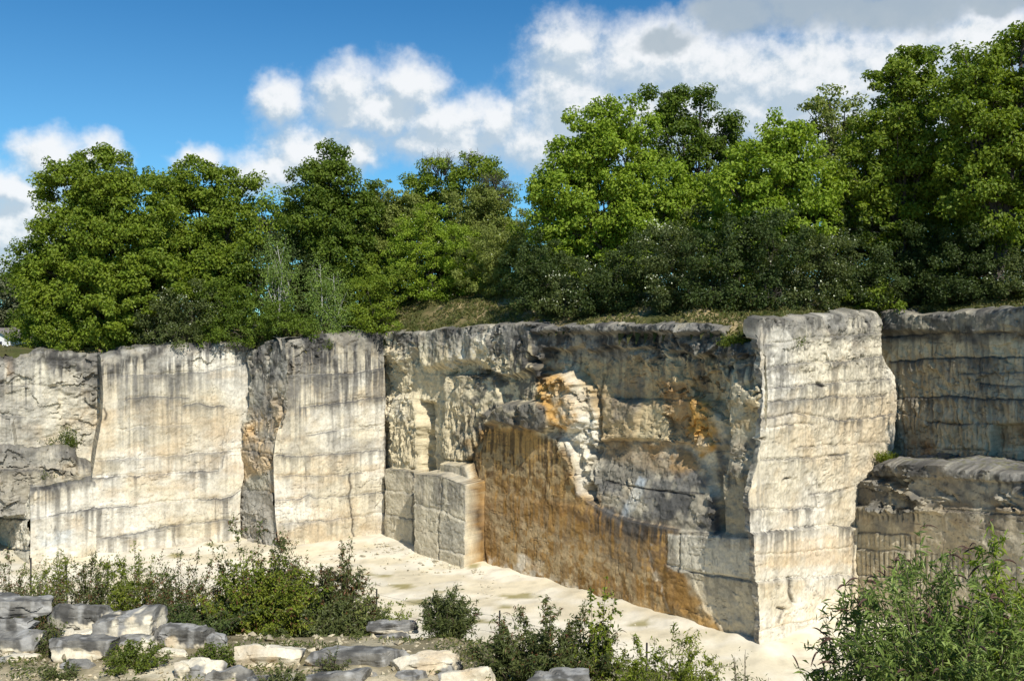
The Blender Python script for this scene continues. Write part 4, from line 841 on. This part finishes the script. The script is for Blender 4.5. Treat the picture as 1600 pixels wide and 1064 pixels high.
def tree(label, cat, lobes, Y, bx, kind, seed, ls=.215, dens=8.5, crad=.58, nleaf=104, tr=.22, name='deciduous_tree', group='trees along the top of the cliff', bark=None, shell=.45, bare=0, blossom=0, hang=0.0, wd=.72, flat=.75, basez=None, blos_c=None):
    r = np.random.default_rng(seed)
    cc, cd, cr = crown_cloud(lobes, Y, r, dens, crad, nleaf, shell=shell)
    base = hz(bx, Y); 
    if basez is not None: base[2] = basez
    ok = cc[:, 2] > base[2] + .1; cc, cd, cr = cc[ok], cd[ok], cr[ok]
    th = empty(name, base, label, cat, group)
    V, Fc, col = crown_mesh(cc, cd, cr, r, nleaf, ls, G[kind], hang=hang, wd=wd, flat=flat)
    if kind in ('oak', 'deep', 'lime', 'olive', 'birch'): col = col * GL
    mk('crown' if name.endswith('tree') else 'foliage', V, Fc, M_LEAF, th, col, smooth=False)
    p, rd = limbs(base, lobes, Y, cc, r, tr)
    if bare:
        for l in lobes[:bare]:
            c = at(l[0], l[1], Y); R = l[2] / F * Y
            for i in range(26):
                d = unit(r.normal(size=3) + [0, 0, 1.6]); e = c + d * R * r.uniform(.9, 1.35); p.append(np.array([c + d * R * .3, c + d * R * .7 + r.normal(size=3) * .12, e])); rd.append(np.array([.035, .022, .008]))
                for j in range(3):
                    s = c + d * R * r.uniform(.6, 1.0); p.append(np.array([s, s + unit(d + r.normal(size=3) * .7) * .5, s + unit(d + r.normal(size=3) * .7) * .9])); rd.append(np.array([.016, .011, .006]))
    V, Fc = tubes(p, rd, 6 if tr > .1 else 4); mk('trunk' if name.endswith('tree') else 'stem', V, Fc, bark or M_BARK, th)
    if blossom:
        top = cc[r.permutation(len(cc))[:max(4, int(len(cc) * .35))]]; m = blossom
        q = top[r.integers(0, len(top), m)] + r.normal(size=(m, 3)) * np.array([.28, .28, .12]) + [0, -.15, .22]
        V, Fc = leaves(q, r.normal(size=(m, 3)), unit(r.normal(size=(m, 3)) + [0, -.4, 1]), r.uniform(.06, .13, m), r.uniform(.06, .12, m), .1)
        mk('blossom', V, Fc, M_BLOSSOM, th, np.repeat(np.array(blos_c if blos_c is not None else L(206, 208, 176))[None], len(V), 0), smooth=False)
    return th
# big trees, left to right
tree('tall dark oak with a dense rounded crown at the left end of the cliff', 'tree', [(160,282,58),(112,305,52),(210,312,58),(120,375,62),(190,390,76),(78,425,34),(100,450,58),(160,470,74),(230,450,60),(110,505,46),(190,505,40)], 66, 150, 'oak', 1, tr=.32)
tree('loose oak with twiggy top just right of the tall dark oak', 'tree', [(310,290,44),(268,305,34),(352,305,40),(385,285,18),(300,350,56),(360,360,46),(270,400,52),(330,420,62)], 71, 310, 'oak', 2, tr=.26)
tree('thin yellowish sapling seen against the cloud between two oaks', 'tree', [(420,305,20),(405,335,22),(438,330,20),(425,370,26),(255,290,14),(275,275,12)], 76, 420, 'lime', 3, dens=5, nleaf=34, tr=.12, shell=.3)
tree('dense dark compact tree with a pointed top left of centre', 'tree', [(512,262,34),(490,295,40),(540,300,40),(500,345,56),(560,345,44),(470,370,34),(530,395,56)], 72, 515, 'deep', 4, tr=.28)
tree('olive green slender tree right of the dense pointed tree', 'tree', [(598,310,30),(585,350,36),(625,350,34),(600,400,44),(640,330,28)], 74, 600, 'olive', 5, ls=.20, dens=13, crad=.5, nleaf=80, tr=.15)
tree('tree with bare grey twigs poking out of its top near the centre', 'tree', [(690,285,40),(745,290,44),(778,315,26),(660,300,30),(700,340,50),(760,350,44),(640,340,28)], 77, 715, 'oak', 6, dens=6, tr=.18, bare=3)
tree('grey green fine leaved tree with thin twigs left of the big bright tree', 'tree', [(770,310,34),(735,325,40),(790,350,34),(750,370,46)], 74, 765, 'olive', 7, ls=.17, crad=.5, nleaf=90, tr=.12, bare=1)
tree('bright green spreading maple over the middle of the cliff', 'tree', [(930,205,46),(985,190,40),(905,245,44),(960,260,60),(880,300,50),(1020,290,50),(940,330,72),(860,350,34),(1010,360,66),(1080,330,46),(900,400,54),(975,410,46),(1110,300,34)], 61, 965, 'lime', 8, tr=.34)
tree('darker open tree rising behind the bright spreading maple', 'tree', [(1065,175,36),(1095,150,22),(1030,160,26),(1120,215,38),(1060,225,46),(1140,195,20),(1100,270,50),(1040,280,40),(1150,250,34)], 69, 1075, 'deep', 9, dens=6.5, tr=.26)
tree('yellow green bushy tree left of the tallest right-hand trees', 'tree', [(1215,215,36),(1180,255,40),(1240,240,40),(1205,290,54),(1150,300,38),(1265,285,46),(1190,345,50),(1250,350,54)], 56, 1215, 'lime', 10, tr=.24)
tree('slim pale tree with wispy upright top behind the yellow green bushy tree', 'tree', [(1295,155,24),(1275,180,26),(1320,175,26),(1300,215,40),(1340,220,34),(1310,260,44)], 66, 1300, 'olive', 11, ls=.24, dens=6, nleaf=55, tr=.17)
tree('tall oak with layered foliage and a rounded top, second from the right edge', 'tree', [(1420,105,40),(1390,135,34),(1445,150,40),(1405,190,48),(1370,220,46),(1440,230,54),(1350,275,50),(1410,290,58),(1330,320,40),(1470,300,44),(1380,340,50)], 57, 1415, 'oak', 12, tr=.32)
tree('largest oak with spreading limbs at the right edge', 'tree', [(1520,110,40),(1560,130,46),(1610,90,50),(1500,160,40),(1580,190,60),(1530,220,52),(1640,180,70),(1600,260,66),(1520,290,52),(1650,300,60),(1560,330,50),(1600,50,14)], 53, 1560, 'oak', 13, tr=.38)
# birches
for i, (x, y0, y1, s) in enumerate([(432, 360, 512, 21), (500, 395, 512, 22), (521, 410, 515, 23)]):
    lab = ['young birch with drooping sprays, leftmost of the white stemmed three', 'young birch with the brightest white stem, middle of the three', 'smallest young birch beside the bank grass, rightmost of the three'][i]
    tree(lab, 'tree', [(x, y0 + 18, 20), (x - 12, y0 + 55, 26), (x + 14, y0 + 62, 25), (x - 4, y0 + 95, 28), (x + 18, y0 + 100, 20)], 66.6, x, 'birch', s, ls=.13, crad=.5, nleaf=90, dens=6.5, tr=.08, name='birch_tree', group='young birches at the rim', bark=M_BIRCH, hang=.9, wd=.6, flat=.9, shell=.2)
SH = [ # bushes on the bank
 ('dull green hawthorn with white blossom below the tall dark oak', [(285,470,34),(250,490,30),(310,500,26),(230,515,24)], 65.2, 270, 'dull', 31, 260),
 ('dark evergreen looking bush at the rim under the loose oak', [(345,470,34),(370,500,26),(330,510,20),(385,480,30)], 66.0, 355, 'deep', 32, 0),
 ('leafy dark bush overhanging the rim at the left', [(60,500,30),(95,525,26),(140,530,24),(180,525,26),(45,520,24)], 65.2, 110, 'oak', 33, 60),
 ('bright green bush low at the rim between birches and bank', [(575,455,36),(610,440,28),(560,490,26),(600,480,22)], 67.6, 585, 'oak', 34, 0),
 ('low bright bush at the foot of the leftmost birch', [(440,500,26),(410,505,20),(470,505,20)], 65.2, 440, 'deep', 35, 0),
 ('light yellow green hawthorn in the middle of the bank', [(670,365,42),(640,390,34),(705,395,44),(660,420,34),(730,420,36)], 70.5, 680, 'lime', 36, 160),
 ('broad yellow green bush right of the middle hawthorn', [(770,385,40),(800,410,40),(750,420,34),(820,380,30),(785,440,28)], 67, 785, 'olive', 37, 60),
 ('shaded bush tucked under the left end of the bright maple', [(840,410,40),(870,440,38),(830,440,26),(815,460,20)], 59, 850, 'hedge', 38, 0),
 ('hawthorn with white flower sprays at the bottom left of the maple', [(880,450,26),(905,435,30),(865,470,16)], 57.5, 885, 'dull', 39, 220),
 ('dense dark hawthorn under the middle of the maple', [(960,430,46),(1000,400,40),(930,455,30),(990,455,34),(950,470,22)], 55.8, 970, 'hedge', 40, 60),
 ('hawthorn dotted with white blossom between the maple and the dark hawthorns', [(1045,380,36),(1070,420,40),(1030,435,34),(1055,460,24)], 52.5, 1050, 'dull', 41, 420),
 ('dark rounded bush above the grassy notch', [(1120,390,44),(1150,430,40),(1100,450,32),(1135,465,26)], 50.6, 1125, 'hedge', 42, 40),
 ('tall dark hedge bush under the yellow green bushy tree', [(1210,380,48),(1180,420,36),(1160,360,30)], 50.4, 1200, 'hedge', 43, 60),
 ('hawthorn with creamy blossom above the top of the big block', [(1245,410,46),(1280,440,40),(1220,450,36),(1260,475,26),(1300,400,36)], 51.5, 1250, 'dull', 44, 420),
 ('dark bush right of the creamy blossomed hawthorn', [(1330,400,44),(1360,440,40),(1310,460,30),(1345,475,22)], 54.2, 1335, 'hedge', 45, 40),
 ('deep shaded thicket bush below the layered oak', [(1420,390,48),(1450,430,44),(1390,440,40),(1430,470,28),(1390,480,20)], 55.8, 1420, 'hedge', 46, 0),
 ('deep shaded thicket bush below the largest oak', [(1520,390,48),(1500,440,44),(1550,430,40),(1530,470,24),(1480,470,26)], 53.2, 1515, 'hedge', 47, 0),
 ('hawthorn with white flowering sprays at the right edge', [(1590,430,34),(1620,460,34),(1570,455,24),(1640,420,40)], 51.2, 1600, 'dull', 48, 420),
 ('small green tuft bush hanging over the top right of the big block', [(1345,480,16),(1365,470,16),(1385,478,12)], 54.3, 1360, 'oak', 49, 0),
]
for lab, lobes, Y, bx, kind, s, bl in SH:
    yb = HY - F * (hz(bx, Y)[2] - HC) / Y; lobes = [(a, b, c * 1.15) for a, b, c in lobes] + [(bx - 24, yb - 12, 24, -.6), (bx + 24, yb - 12, 24, -.6), (bx, yb - 16, 26, -1.0)]
    tree(lab, 'bush', lobes, Y, bx, kind, s, ls=.15, dens=9, crad=.42, nleaf=70, tr=.07, name='bush', group='bushes on the bank above the cliff', blossom=bl, flat=.75, shell=.35)
r = np.random.default_rng(555); lob = []
for x in np.arange(40, 1700, 26.0):
    yt = np.interp(x, [40, 150, 300, 420, 520, 620, 780, 830, 900, 1100, 1250, 1400, 1700], [400, 330, 335, 308, 322, 300, 325, 370, 300, 280, 290, 220, 200])
    for y in np.arange(yt + 40, 520, 36): lob.append((x + r.uniform(-10, 10), y + r.uniform(-10, 10), r.uniform(24, 32), r.uniform(-3, 3)))
Yw = 84.0; cc, cd, cr = crown_cloud(lob, Yw, r, 3.2, .75, 40, shell=.2)
V, Fc, col = crown_mesh(cc, cd, cr, r, 60, .30, G['deep']); k = np.repeat(r.random(len(V) // 4) < .35, 4); col[k] = col[k] * np.array([1.25, 1.15, 1.1])
o = mk('woodland', V, Fc, M_LEAF, None, col, smooth=False); o['kind'] = 'stuff'; o['label'] = 'dense dark wood closing the view behind the trees on the hill'
UND = [(75,400,46),(150,440,50),(235,420,48),(300,410,46),(365,420,44),(440,400,40),(480,430,44),(560,420,44),(620,420,40),(700,400,40),(760,420,40),(830,390,44),(900,400,46),(1000,350,44),(1080,370,46),(1150,360,46),(1215,340,44),(1290,340,46),(1350,370,46),(1440,350,50),(1510,350,48),(1580,360,52)]
UL = ['thicket sapling half hidden inside the crown of the tall dark oak','thicket sapling at the heart of the tall dark oak','thicket sapling between the tall dark oak and the loose oak','thicket sapling below the crown of the loose oak','thicket sapling between the loose oak and the leftmost birch','thicket sapling behind the leftmost birch','thicket sapling behind the bright stemmed birch','thicket sapling below the dense pointed tree','thicket sapling behind the low bright bank bush','thicket sapling behind the light hawthorn of the middle bank','thicket sapling behind the broad yellow green bush','thicket sapling at the left skirt of the bright maple','thicket sapling behind the lower left of the bright maple','thicket sapling behind the lower middle of the bright maple','thicket sapling behind the blossom dotted hawthorn','thicket sapling behind the dark rounded bush over the notch','thicket sapling behind the tall dark hedge bush','thicket sapling below the slim pale wispy tree','thicket sapling left of the layered oak trunk','thicket sapling right of the layered oak trunk','thicket sapling left of the largest oak trunk','thicket sapling right of the largest oak trunk']
for i, ((x, y, q), lab) in enumerate(zip(UND, UL)):
    r_ = np.random.default_rng(900 + i); Yb = float(np.interp(x, [0,200,400,600,760,900,1000,1125,1250,1400,1500,1600], [64,66.5,69,71,71,62,60,56,54.5,59,57,54]))
    lb = [(x, y - 10, q * .8), (x - 26, y + 20, q * .75), (x + 28, y + 24, q * .75), (x + r_.uniform(-12, 12), y + 55, q * .7)]
    tree(lab, 'tree', lb, Yb + 1.5, x, ['deep', 'hedge', 'dull', 'oak'][i % 4], 900 + i, ls=.22, dens=6, crad=.55, nleaf=60, tr=.09, name='thicket_tree', group='saplings of the thicket on the hill')
tree('distant hazy olive tree beyond the left end of the cliff', 'tree', [(20,445,34),(50,440,26),(0,470,40),(40,480,34),(10,505,30),(70,470,30)], 112, 25, 'far', 51, ls=.34, dens=3, crad=1.0, nleaf=60, tr=.3, group='trees beyond the cliff end')
tree('small bright green bush beside the far white house', 'bush', [(40,525,16),(60,510,20),(75,530,16)], 72, 55, 'oak', 52, ls=.18, name='bush', tr=.07, group='trees beyond the cliff end')
# plants growing on the cliff itself
def ledge_plant(label, x, y, w, h, Y, kind, seed, ls=.13):
    r = np.random.default_rng(seed); c = at(x, y, Y); R = w / F * Y; H = h / F * Y; n = int(60 + 260 * R)
    b = c + np.stack([r.uniform(-R, R, n) * .8, r.uniform(-.35, .35, n), np.zeros(n)], 1); e = b + np.stack([r.normal(size=n) * .25, r.normal(size=n) * .2, H * r.uniform(.3, 1.1, n)], 1)
    k = 7; t = np.linspace(.2, 1, k); p = (b[:, None] + (e - b)[:, None] * t[None, :, None]).reshape(-1, 3) + r.normal(size=(n * k, 3)) * .06; m = len(p)
    V, Fc = leaves(p, r.normal(size=(m, 3)) + [0, 0, .7], r.normal(size=(m, 3)) + [0, -.3, .9], ls * r.uniform(.6, 1.3, m), ls * .4 * r.uniform(.6, 1.3, m), .2, .2)
    a = G[kind]; col = (a[0] + (a[2] - a[0]) * r.random((m, 1))) * r.uniform(.75, 1.15, (m, 1))
    o = mk('ledge_plant', V, Fc, M_LEAF, None, np.repeat(col, 4, 0), origin=c, smooth=False); return tag(o, label, 'plant', 'plants growing on the cliff ledges')
ledge_plant('larger green tuft on the recessed ledge at the far left', 106, 701, 14, 34, 63.4, 'deep', 61); ledge_plant('smaller green tuft beside the larger one on the far left ledge', 74, 701, 15, 22, 63.2, 'deep', 62)
ledge_plant('small dark weed on the stepped blocks at the far left', 76, 748, 9, 14, 61.2, 'deep', 63); ledge_plant('grass tuft in the notch at the top of the cliff left of the big block', 1152, 541, 26, 17, 46.6, 'deep', 64)
ledge_plant('grass tuft where the sunlit block meets the shaded ledge', 1384, 722, 12, 16, 51.2, 'oak', 65); ledge_plant('thin grass strip on the right-hand ledge near the edge', 1570, 738, 40, 12, 46.6, 'dull', 66); ledge_plant('small green sprig near the top of the sunlit block', 1240, 541, 7, 14, 47.2, 'deep', 67)
ledge_plant('small weed high on the dark rim left of the inner corner', 512, 546, 5, 16, 65.2, 'deep', 68)

# grass along the rim and on the bank
r = np.random.default_rng(71); n = 150000
X = r.uniform(-36, 32, n); Y = r.uniform(42, 76, n); z, q = hill_z(X, Y); dn = fbm(X * .5, Y * .5, None, 401, 4)
ok = (q > .55) & (q < 8) & (r.random(n) < sm(dn, .30, .52)) ; X, Y, z = X[ok], Y[ok], z[ok]; m = len(X)
t = r.normal(size=(m, 3)) * .55 + [0, 0, 1]; sz = r.uniform(.22, .55, m)
V, Fc = leaves(np.stack([X, Y, z + .14], 1), t, r.normal(size=(m, 3)) + [0, -.8, .4], sz, sz * .22, .1, .25)
col = (L(88, 98, 46) + (L(140, 132, 82) - L(88, 98, 46)) * r.random((m, 1)) ** 1.5) * r.uniform(.7, 1.1, (m, 1))
o = mk('bank_grass', V, Fc, M_LEAF, None, np.repeat(col, 4, 0), smooth=False); o['kind'] = 'stuff'; o['label'] = 'dry and green grass growing on the bank above the cliff'

# weeds and dry grass between the boulders
r = np.random.default_rng(72); n = 46000; X = r.uniform(-16, 5, n); Y = r.uniform(15.5, 26, n); z, yf = bank_z(X, Y); dn = fbm(X * .9, Y * .9, None, 402, 4)
ok = (Y < yf + .5) & (r.random(n) < sm(dn + .12 * sm(Y, 20.5, 22.5), .56, .70)); X, Y, z, dn = X[ok], Y[ok], z[ok], dn[ok]; m = len(X); sz = r.uniform(.05, .14, m)
V, Fc = leaves(np.stack([X, Y, z + .05 + r.random(m) * .06], 1), r.normal(size=(m, 3)) * .7 + [0, 0, .8], r.normal(size=(m, 3)) + [0, -.5, .7], sz, sz * .28, .15, .25)
col = (L(70, 88, 38) + (L(132, 134, 74) - L(70, 88, 38)) * r.random((m, 1)) ** 1.4) * r.uniform(.7, 1.15, (m, 1))
o = mk('bank_weeds', V, Fc, M_LEAF, None, np.repeat(col, 4, 0), smooth=False); o['kind'] = 'stuff'; o['label'] = 'low weeds and dry grass growing between the boulders'
# ------------------------------------------------------------------ shrubs in the foreground
def shrub(label, x, yt, yb, wpx, Y, seed, nst=26, nlv=3000, ls=.085, wd=.35, cols='oak', name='shrub', group='shrubs along the brink', lean=0.0, spread=.16, spikes=0, dome=.35, droop=.15, basez=None, rad=.012, tmin=.22, mixcol=None, frac=.0, tex=1.0):
    if Y > 16.5 and H_MID: nst = int(nst * 1.35); nlv = int(nlv * (2.6 if wpx > 70 else 1.8)); wpx *= 1.4; ls *= 1.08; dome *= .8
    r = np.random.default_rng(seed); X0 = (x - CX) / F * Y
    gz, _ = bank_z(np.array([X0]), np.array([Y])); gz = gz[0] if basez is None else basez
    topz = HC - (yt - HY) / F * Y; H = topz - gz; R = wpx / 2 / F * Y
    th = empty(name, (X0, Y, gz), label, 'shrub', group)
    a = r.uniform(0, 2 * np.pi, nst); u = np.sqrt(r.random(nst))
    b = np.stack([X0 + np.cos(a) * u * R * .3, Y + np.sin(a) * u * R * .25, np.full(nst, gz - .1)], 1)
    ht = H * (1 - dome * u ** 2) * r.uniform(.55, 1.12, nst)
    e = np.stack([X0 + np.cos(a) * u * R + lean * H, Y + np.sin(a) * u * R * .8, gz + ht], 1)
    mid = b + (e - b) * .5 + np.stack([-np.cos(a) * u * R * .12, np.zeros(nst), ht * .14], 1)
    bez = lambda t, i: (b[i] * ((1 - t) ** 2)[:, None] + mid[i] * (2 * t * (1 - t))[:, None] + e[i] * (t ** 2)[:, None])
    paths, rads = [], []
    tt = np.linspace(0, 1, 6)
    for i in range(nst): paths.append(bez(tt, np.full(6, i))); rads.append(rad * np.linspace(1, .25, 6))
    ntw = nst * 5; ti = r.integers(0, nst, ntw); t0 = r.uniform(max(.2, tmin), .95, ntw); p0 = bez(t0, ti); tl = spread * r.uniform(.8, 2.6, ntw)
    td = unit(r.normal(size=(ntw, 3)) * np.array([1, 1, .5]) + [0, 0, .55]); p1 = p0 + td * tl[:, None]
    for i in range(ntw): paths.append(np.array([p0[i], (p0[i] + p1[i]) / 2 + [0, 0, .02], p1[i]])); rads.append(rad * np.array([.4, .3, .15]))
    V, Fc = tubes(paths, rads, 4); mk('stem', V, Fc, M_TWIG, th)
    h1 = int(nlv * .45); ii = r.integers(0, nst, h1); t1 = tmin + (1 - tmin) * r.random(h1) ** .8; q1 = bez(t1, ii) + r.normal(size=(h1, 3)) * spread * .35
    d1 = unit(e[ii] - b[ii]); j = r.integers(0, ntw, nlv - h1); s = r.random((nlv - h1, 1)); q2 = p0[j] + (p1[j] - p0[j]) * s + r.normal(size=(nlv - h1, 3)) * spread * .16
    q = np.concatenate([q1, q2]); d = np.concatenate([d1, td[j]]); tid = np.concatenate([ii, ti[j]]); m = len(q)
    t = unit(d * .6 + r.normal(size=(m, 3)) * .65 + [0, 0, -.05]); nn = unit(r.normal(size=(m, 3)) * .7 + [0, -.2, 1.0])
    sz = ls * r.uniform(.6, 1.35, m); V, Fc = leaves(q, t, nn, sz, sz * wd, .25, droop)
    A_ = G[cols]; sv = r.random((nst, 1))[tid]; col = (A_[0] + (A_[2] - A_[0]) * (.5 * sv + .5 * r.random((m, 1)))) * r.uniform(.75, 1.2, (m, 1))
    if mixcol is not None:
        k = (r.random((m, 1)) < frac * (0.4 + 1.2 * sv)); col = np.where(k, np.array(mixcol) * r.uniform(.7, 1.2, (m, 1)), col)
    mk('foliage', V, Fc, M_BUD, th, np.repeat(col, 4, 0), smooth=False)
    if spikes:                                             # last year's brown flower spikes, arching over
        P, Rd = [], []
        for i in range(spikes):
            if r.random() < .45: k = r.integers(0, nst); o_ = e[k]; dd = unit(e[k] - mid[k])
            else: k = r.integers(0, ntw); o_ = p1[k]; dd = td[k]
            ln = r.uniform(.10, .22); s = np.linspace(0, 1, 6)[:, None]; hd = unit(dd * np.array([1, 1, .5]) + r.normal(size=3) * .3)
            P.append(o_ + hd * s * ln + np.array([0, 0, -1]) * (s ** 2) * ln * r.uniform(.3, .8)); Rd.append(np.array([.004, .010, .012, .011, .008, .002]) * r.uniform(.6, 1.0))
        V, Fc = tubes(P, Rd, 5); mk('flower_spike', V, Fc, M_SPIKE, th)['kind'] = 'stuff'
    return th
H_MID = True
M_SPIKE = plain_mat('dry_spike', (.085, .045, .03), .95, .35, 40)
RED = L(120, 84, 56)
shrub('thin reddish shrub at the left edge by the fence stake', 18, 868, 940, 90, 27.5, 101, 22, 1600, .07, .4, 'dull', mixcol=RED, frac=.2)
shrub('bright green willow shrub second from the left edge', 78, 860, 940, 56, 27, 102, 22, 2600, .08, .3, 'oak', dome=.2)
shrub('dull green shrub between the two bright willow shrubs', 135, 872, 945, 84, 27, 103, 26, 3000, .075, .4, 'dull', mixcol=RED, frac=.12)
shrub('tall bright green willow shrub with upright shoots', 210, 858, 960, 78, 25.5, 104, 34, 4600, .085, .3, 'oak', dome=.3)
shrub('brownish twiggy shrub right of the bright willow shrubs', 285, 872, 985, 124, 25, 105, 46, 4800, .07, .42, 'dull', mixcol=RED, frac=.22)
shrub('largest midground shrub with a thin feathery top and lush base', 398, 812, 1015, 130, 23.5, 106, 30, 4200, .085, .36, 'dull', dome=.5, mixcol=RED, frac=.18)
shrub('lush broad green shrub in front of the largest midground shrub', 410, 880, 1015, 150, 22.6, 107, 60, 8200, .085, .42, 'oak', dome=.45, mixcol=RED, frac=.08)
shrub('dark conical buddleia right of the largest midground shrub', 530, 852, 1005, 92, 24, 108, 34, 5400, .12, .22, 'dull', dome=.6, mixcol=RED, frac=.22, spikes=40)
shrub('low green shrub at the foot of the dark conical buddleia', 500, 935, 1015, 150, 22.8, 109, 40, 4600, .085, .4, 'dull')
shrub('small bright shrub behind the flat weathered slab', 606, 940, 985, 64, 25, 110, 20, 1500, .08, .4, 'oak')
shrub('slender buddleia with thin arching shoots in front of the sandy floor', 698, 912, 1030, 86, 21.8, 111, 24, 2300, .12, .2, 'dull', dome=.7, spikes=26)
shrub('rounded green buddleia at the bottom centre beside the dark boulder', 855, 955, 1064, 190, 18.2, 112, 60, 9500, .105, .24, 'dull', dome=.4, mixcol=RED, frac=.06, spikes=34)
shrub('upright leafy shoot rising out of the bottom centre buddleia', 934, 900, 1064, 60, 18.0, 113, 8, 900, .075, .6, 'oak', dome=.5, spread=.11)
shrub('low green shrub with pale shoots right of the bottom centre buddleia', 1030, 992, 1064, 190, 17.6, 114, 48, 5400, .085, .28, 'oak', dome=.45)
shrub('lowest sprigs at the bottom edge left of the big buddleia', 1165, 1022, 1064, 170, 15.5, 115, 26, 2200, .085, .25, 'dull', dome=.5)
shrub('small weed in front of the small white boulder pile', 438, 1040, 1064, 60, 17.4, 116, 14, 700, .06, .4, 'dull', spread=.08)
shrub('dark green weed below the large light grey slab', 205, 1008, 1045, 90, 18.6, 117, 22, 1900, .05, .5, 'deep', spread=.10)
shrub('grey green weed at the foot of the wedge boulder', 98, 1040, 1066, 50, 18.0, 118, 14, 900, .05, .5, 'dull', spread=.08)
shrub('scrubby weed between the left edge stack and the wedge boulder', 72, 968, 1030, 44, 19.8, 119, 14, 900, .05, .45, 'dull', spread=.08)
shrub('green weed between the rounded boulder and the white rounded boulder', 340, 1010, 1050, 70, 18.9, 120, 20, 1700, .05, .5, 'deep', spread=.09)
shrub('dry weed growing over the long blue grey slab', 520, 1020, 1050, 44, 18.4, 121, 10, 420, .045, .4, 'dull', spread=.08)
shrub('low scrub just behind the rounded grey boulder', 300, 950, 1000, 140, 21.6, 122, 34, 3200, .07, .45, 'hedge')
shrub('olive scrub between the brownish twiggy shrub and the lush green shrub', 335, 905, 990, 90, 24.2, 123, 30, 3000, .075, .4, 'dull', dome=.5, mixcol=RED, frac=.2)
shrub('feathery shrub tips behind the lush broad green shrub', 460, 845, 1000, 80, 24.6, 124, 24, 2200, .085, .3, 'dull', dome=.6, mixcol=RED, frac=.25)
shrub('yellowish low shrub at the right foot of the dark conical buddleia', 570, 925, 1000, 70, 23.5, 125, 22, 1900, .08, .4, 'olive', dome=.5)
shrub('dry scrub at the left edge just behind the dark box-shaped boulder', 40, 895, 945, 100, 24.0, 126, 26, 2200, .07, .4, 'dull', dome=.4, mixcol=RED, frac=.2)
BUD = 'buddleias in the right foreground'
shrub('tall buddleia with grey green leaves at the back of the right foreground', 1440, 822, 1064, 250, 9.6, 131, 46, 3900, .105, .20, 'bud', dome=.45, spikes=60, group=BUD, spread=.12, rad=.008, tmin=.3)
shrub('broad buddleia with brown spikes filling the bottom right corner', 1470, 885, 1090, 380, 8.4, 132, 80, 8600, .10, .20, 'bud', dome=.45, spikes=90, group=BUD, spread=.11, rad=.008, tmin=.25)
shrub('yellower green buddleia at the right edge', 1590, 835, 1090, 230, 9.0, 133, 48, 5000, .105, .21, 'lime', dome=.35, spikes=50, group=BUD, spread=.12, rad=.008, tmin=.25)
shrub('arching buddleia sprays reaching left over the sandy floor', 1330, 905, 1090, 190, 8.9, 134, 24, 2100, .105, .19, 'bud', dome=.75, spikes=46, group=BUD, spread=.12, rad=.008, tmin=.45)
# the oak beyond the right edge of the picture that shades the right-hand end of the cliff
tree('oak beyond the right edge of the picture shading the right-hand cliff end', 'tree', [(1850,300,70),(1930,260,80),(1990,330,80),(1870,220,64)], 40.0, 1860, 'oak', 14, tr=.36)
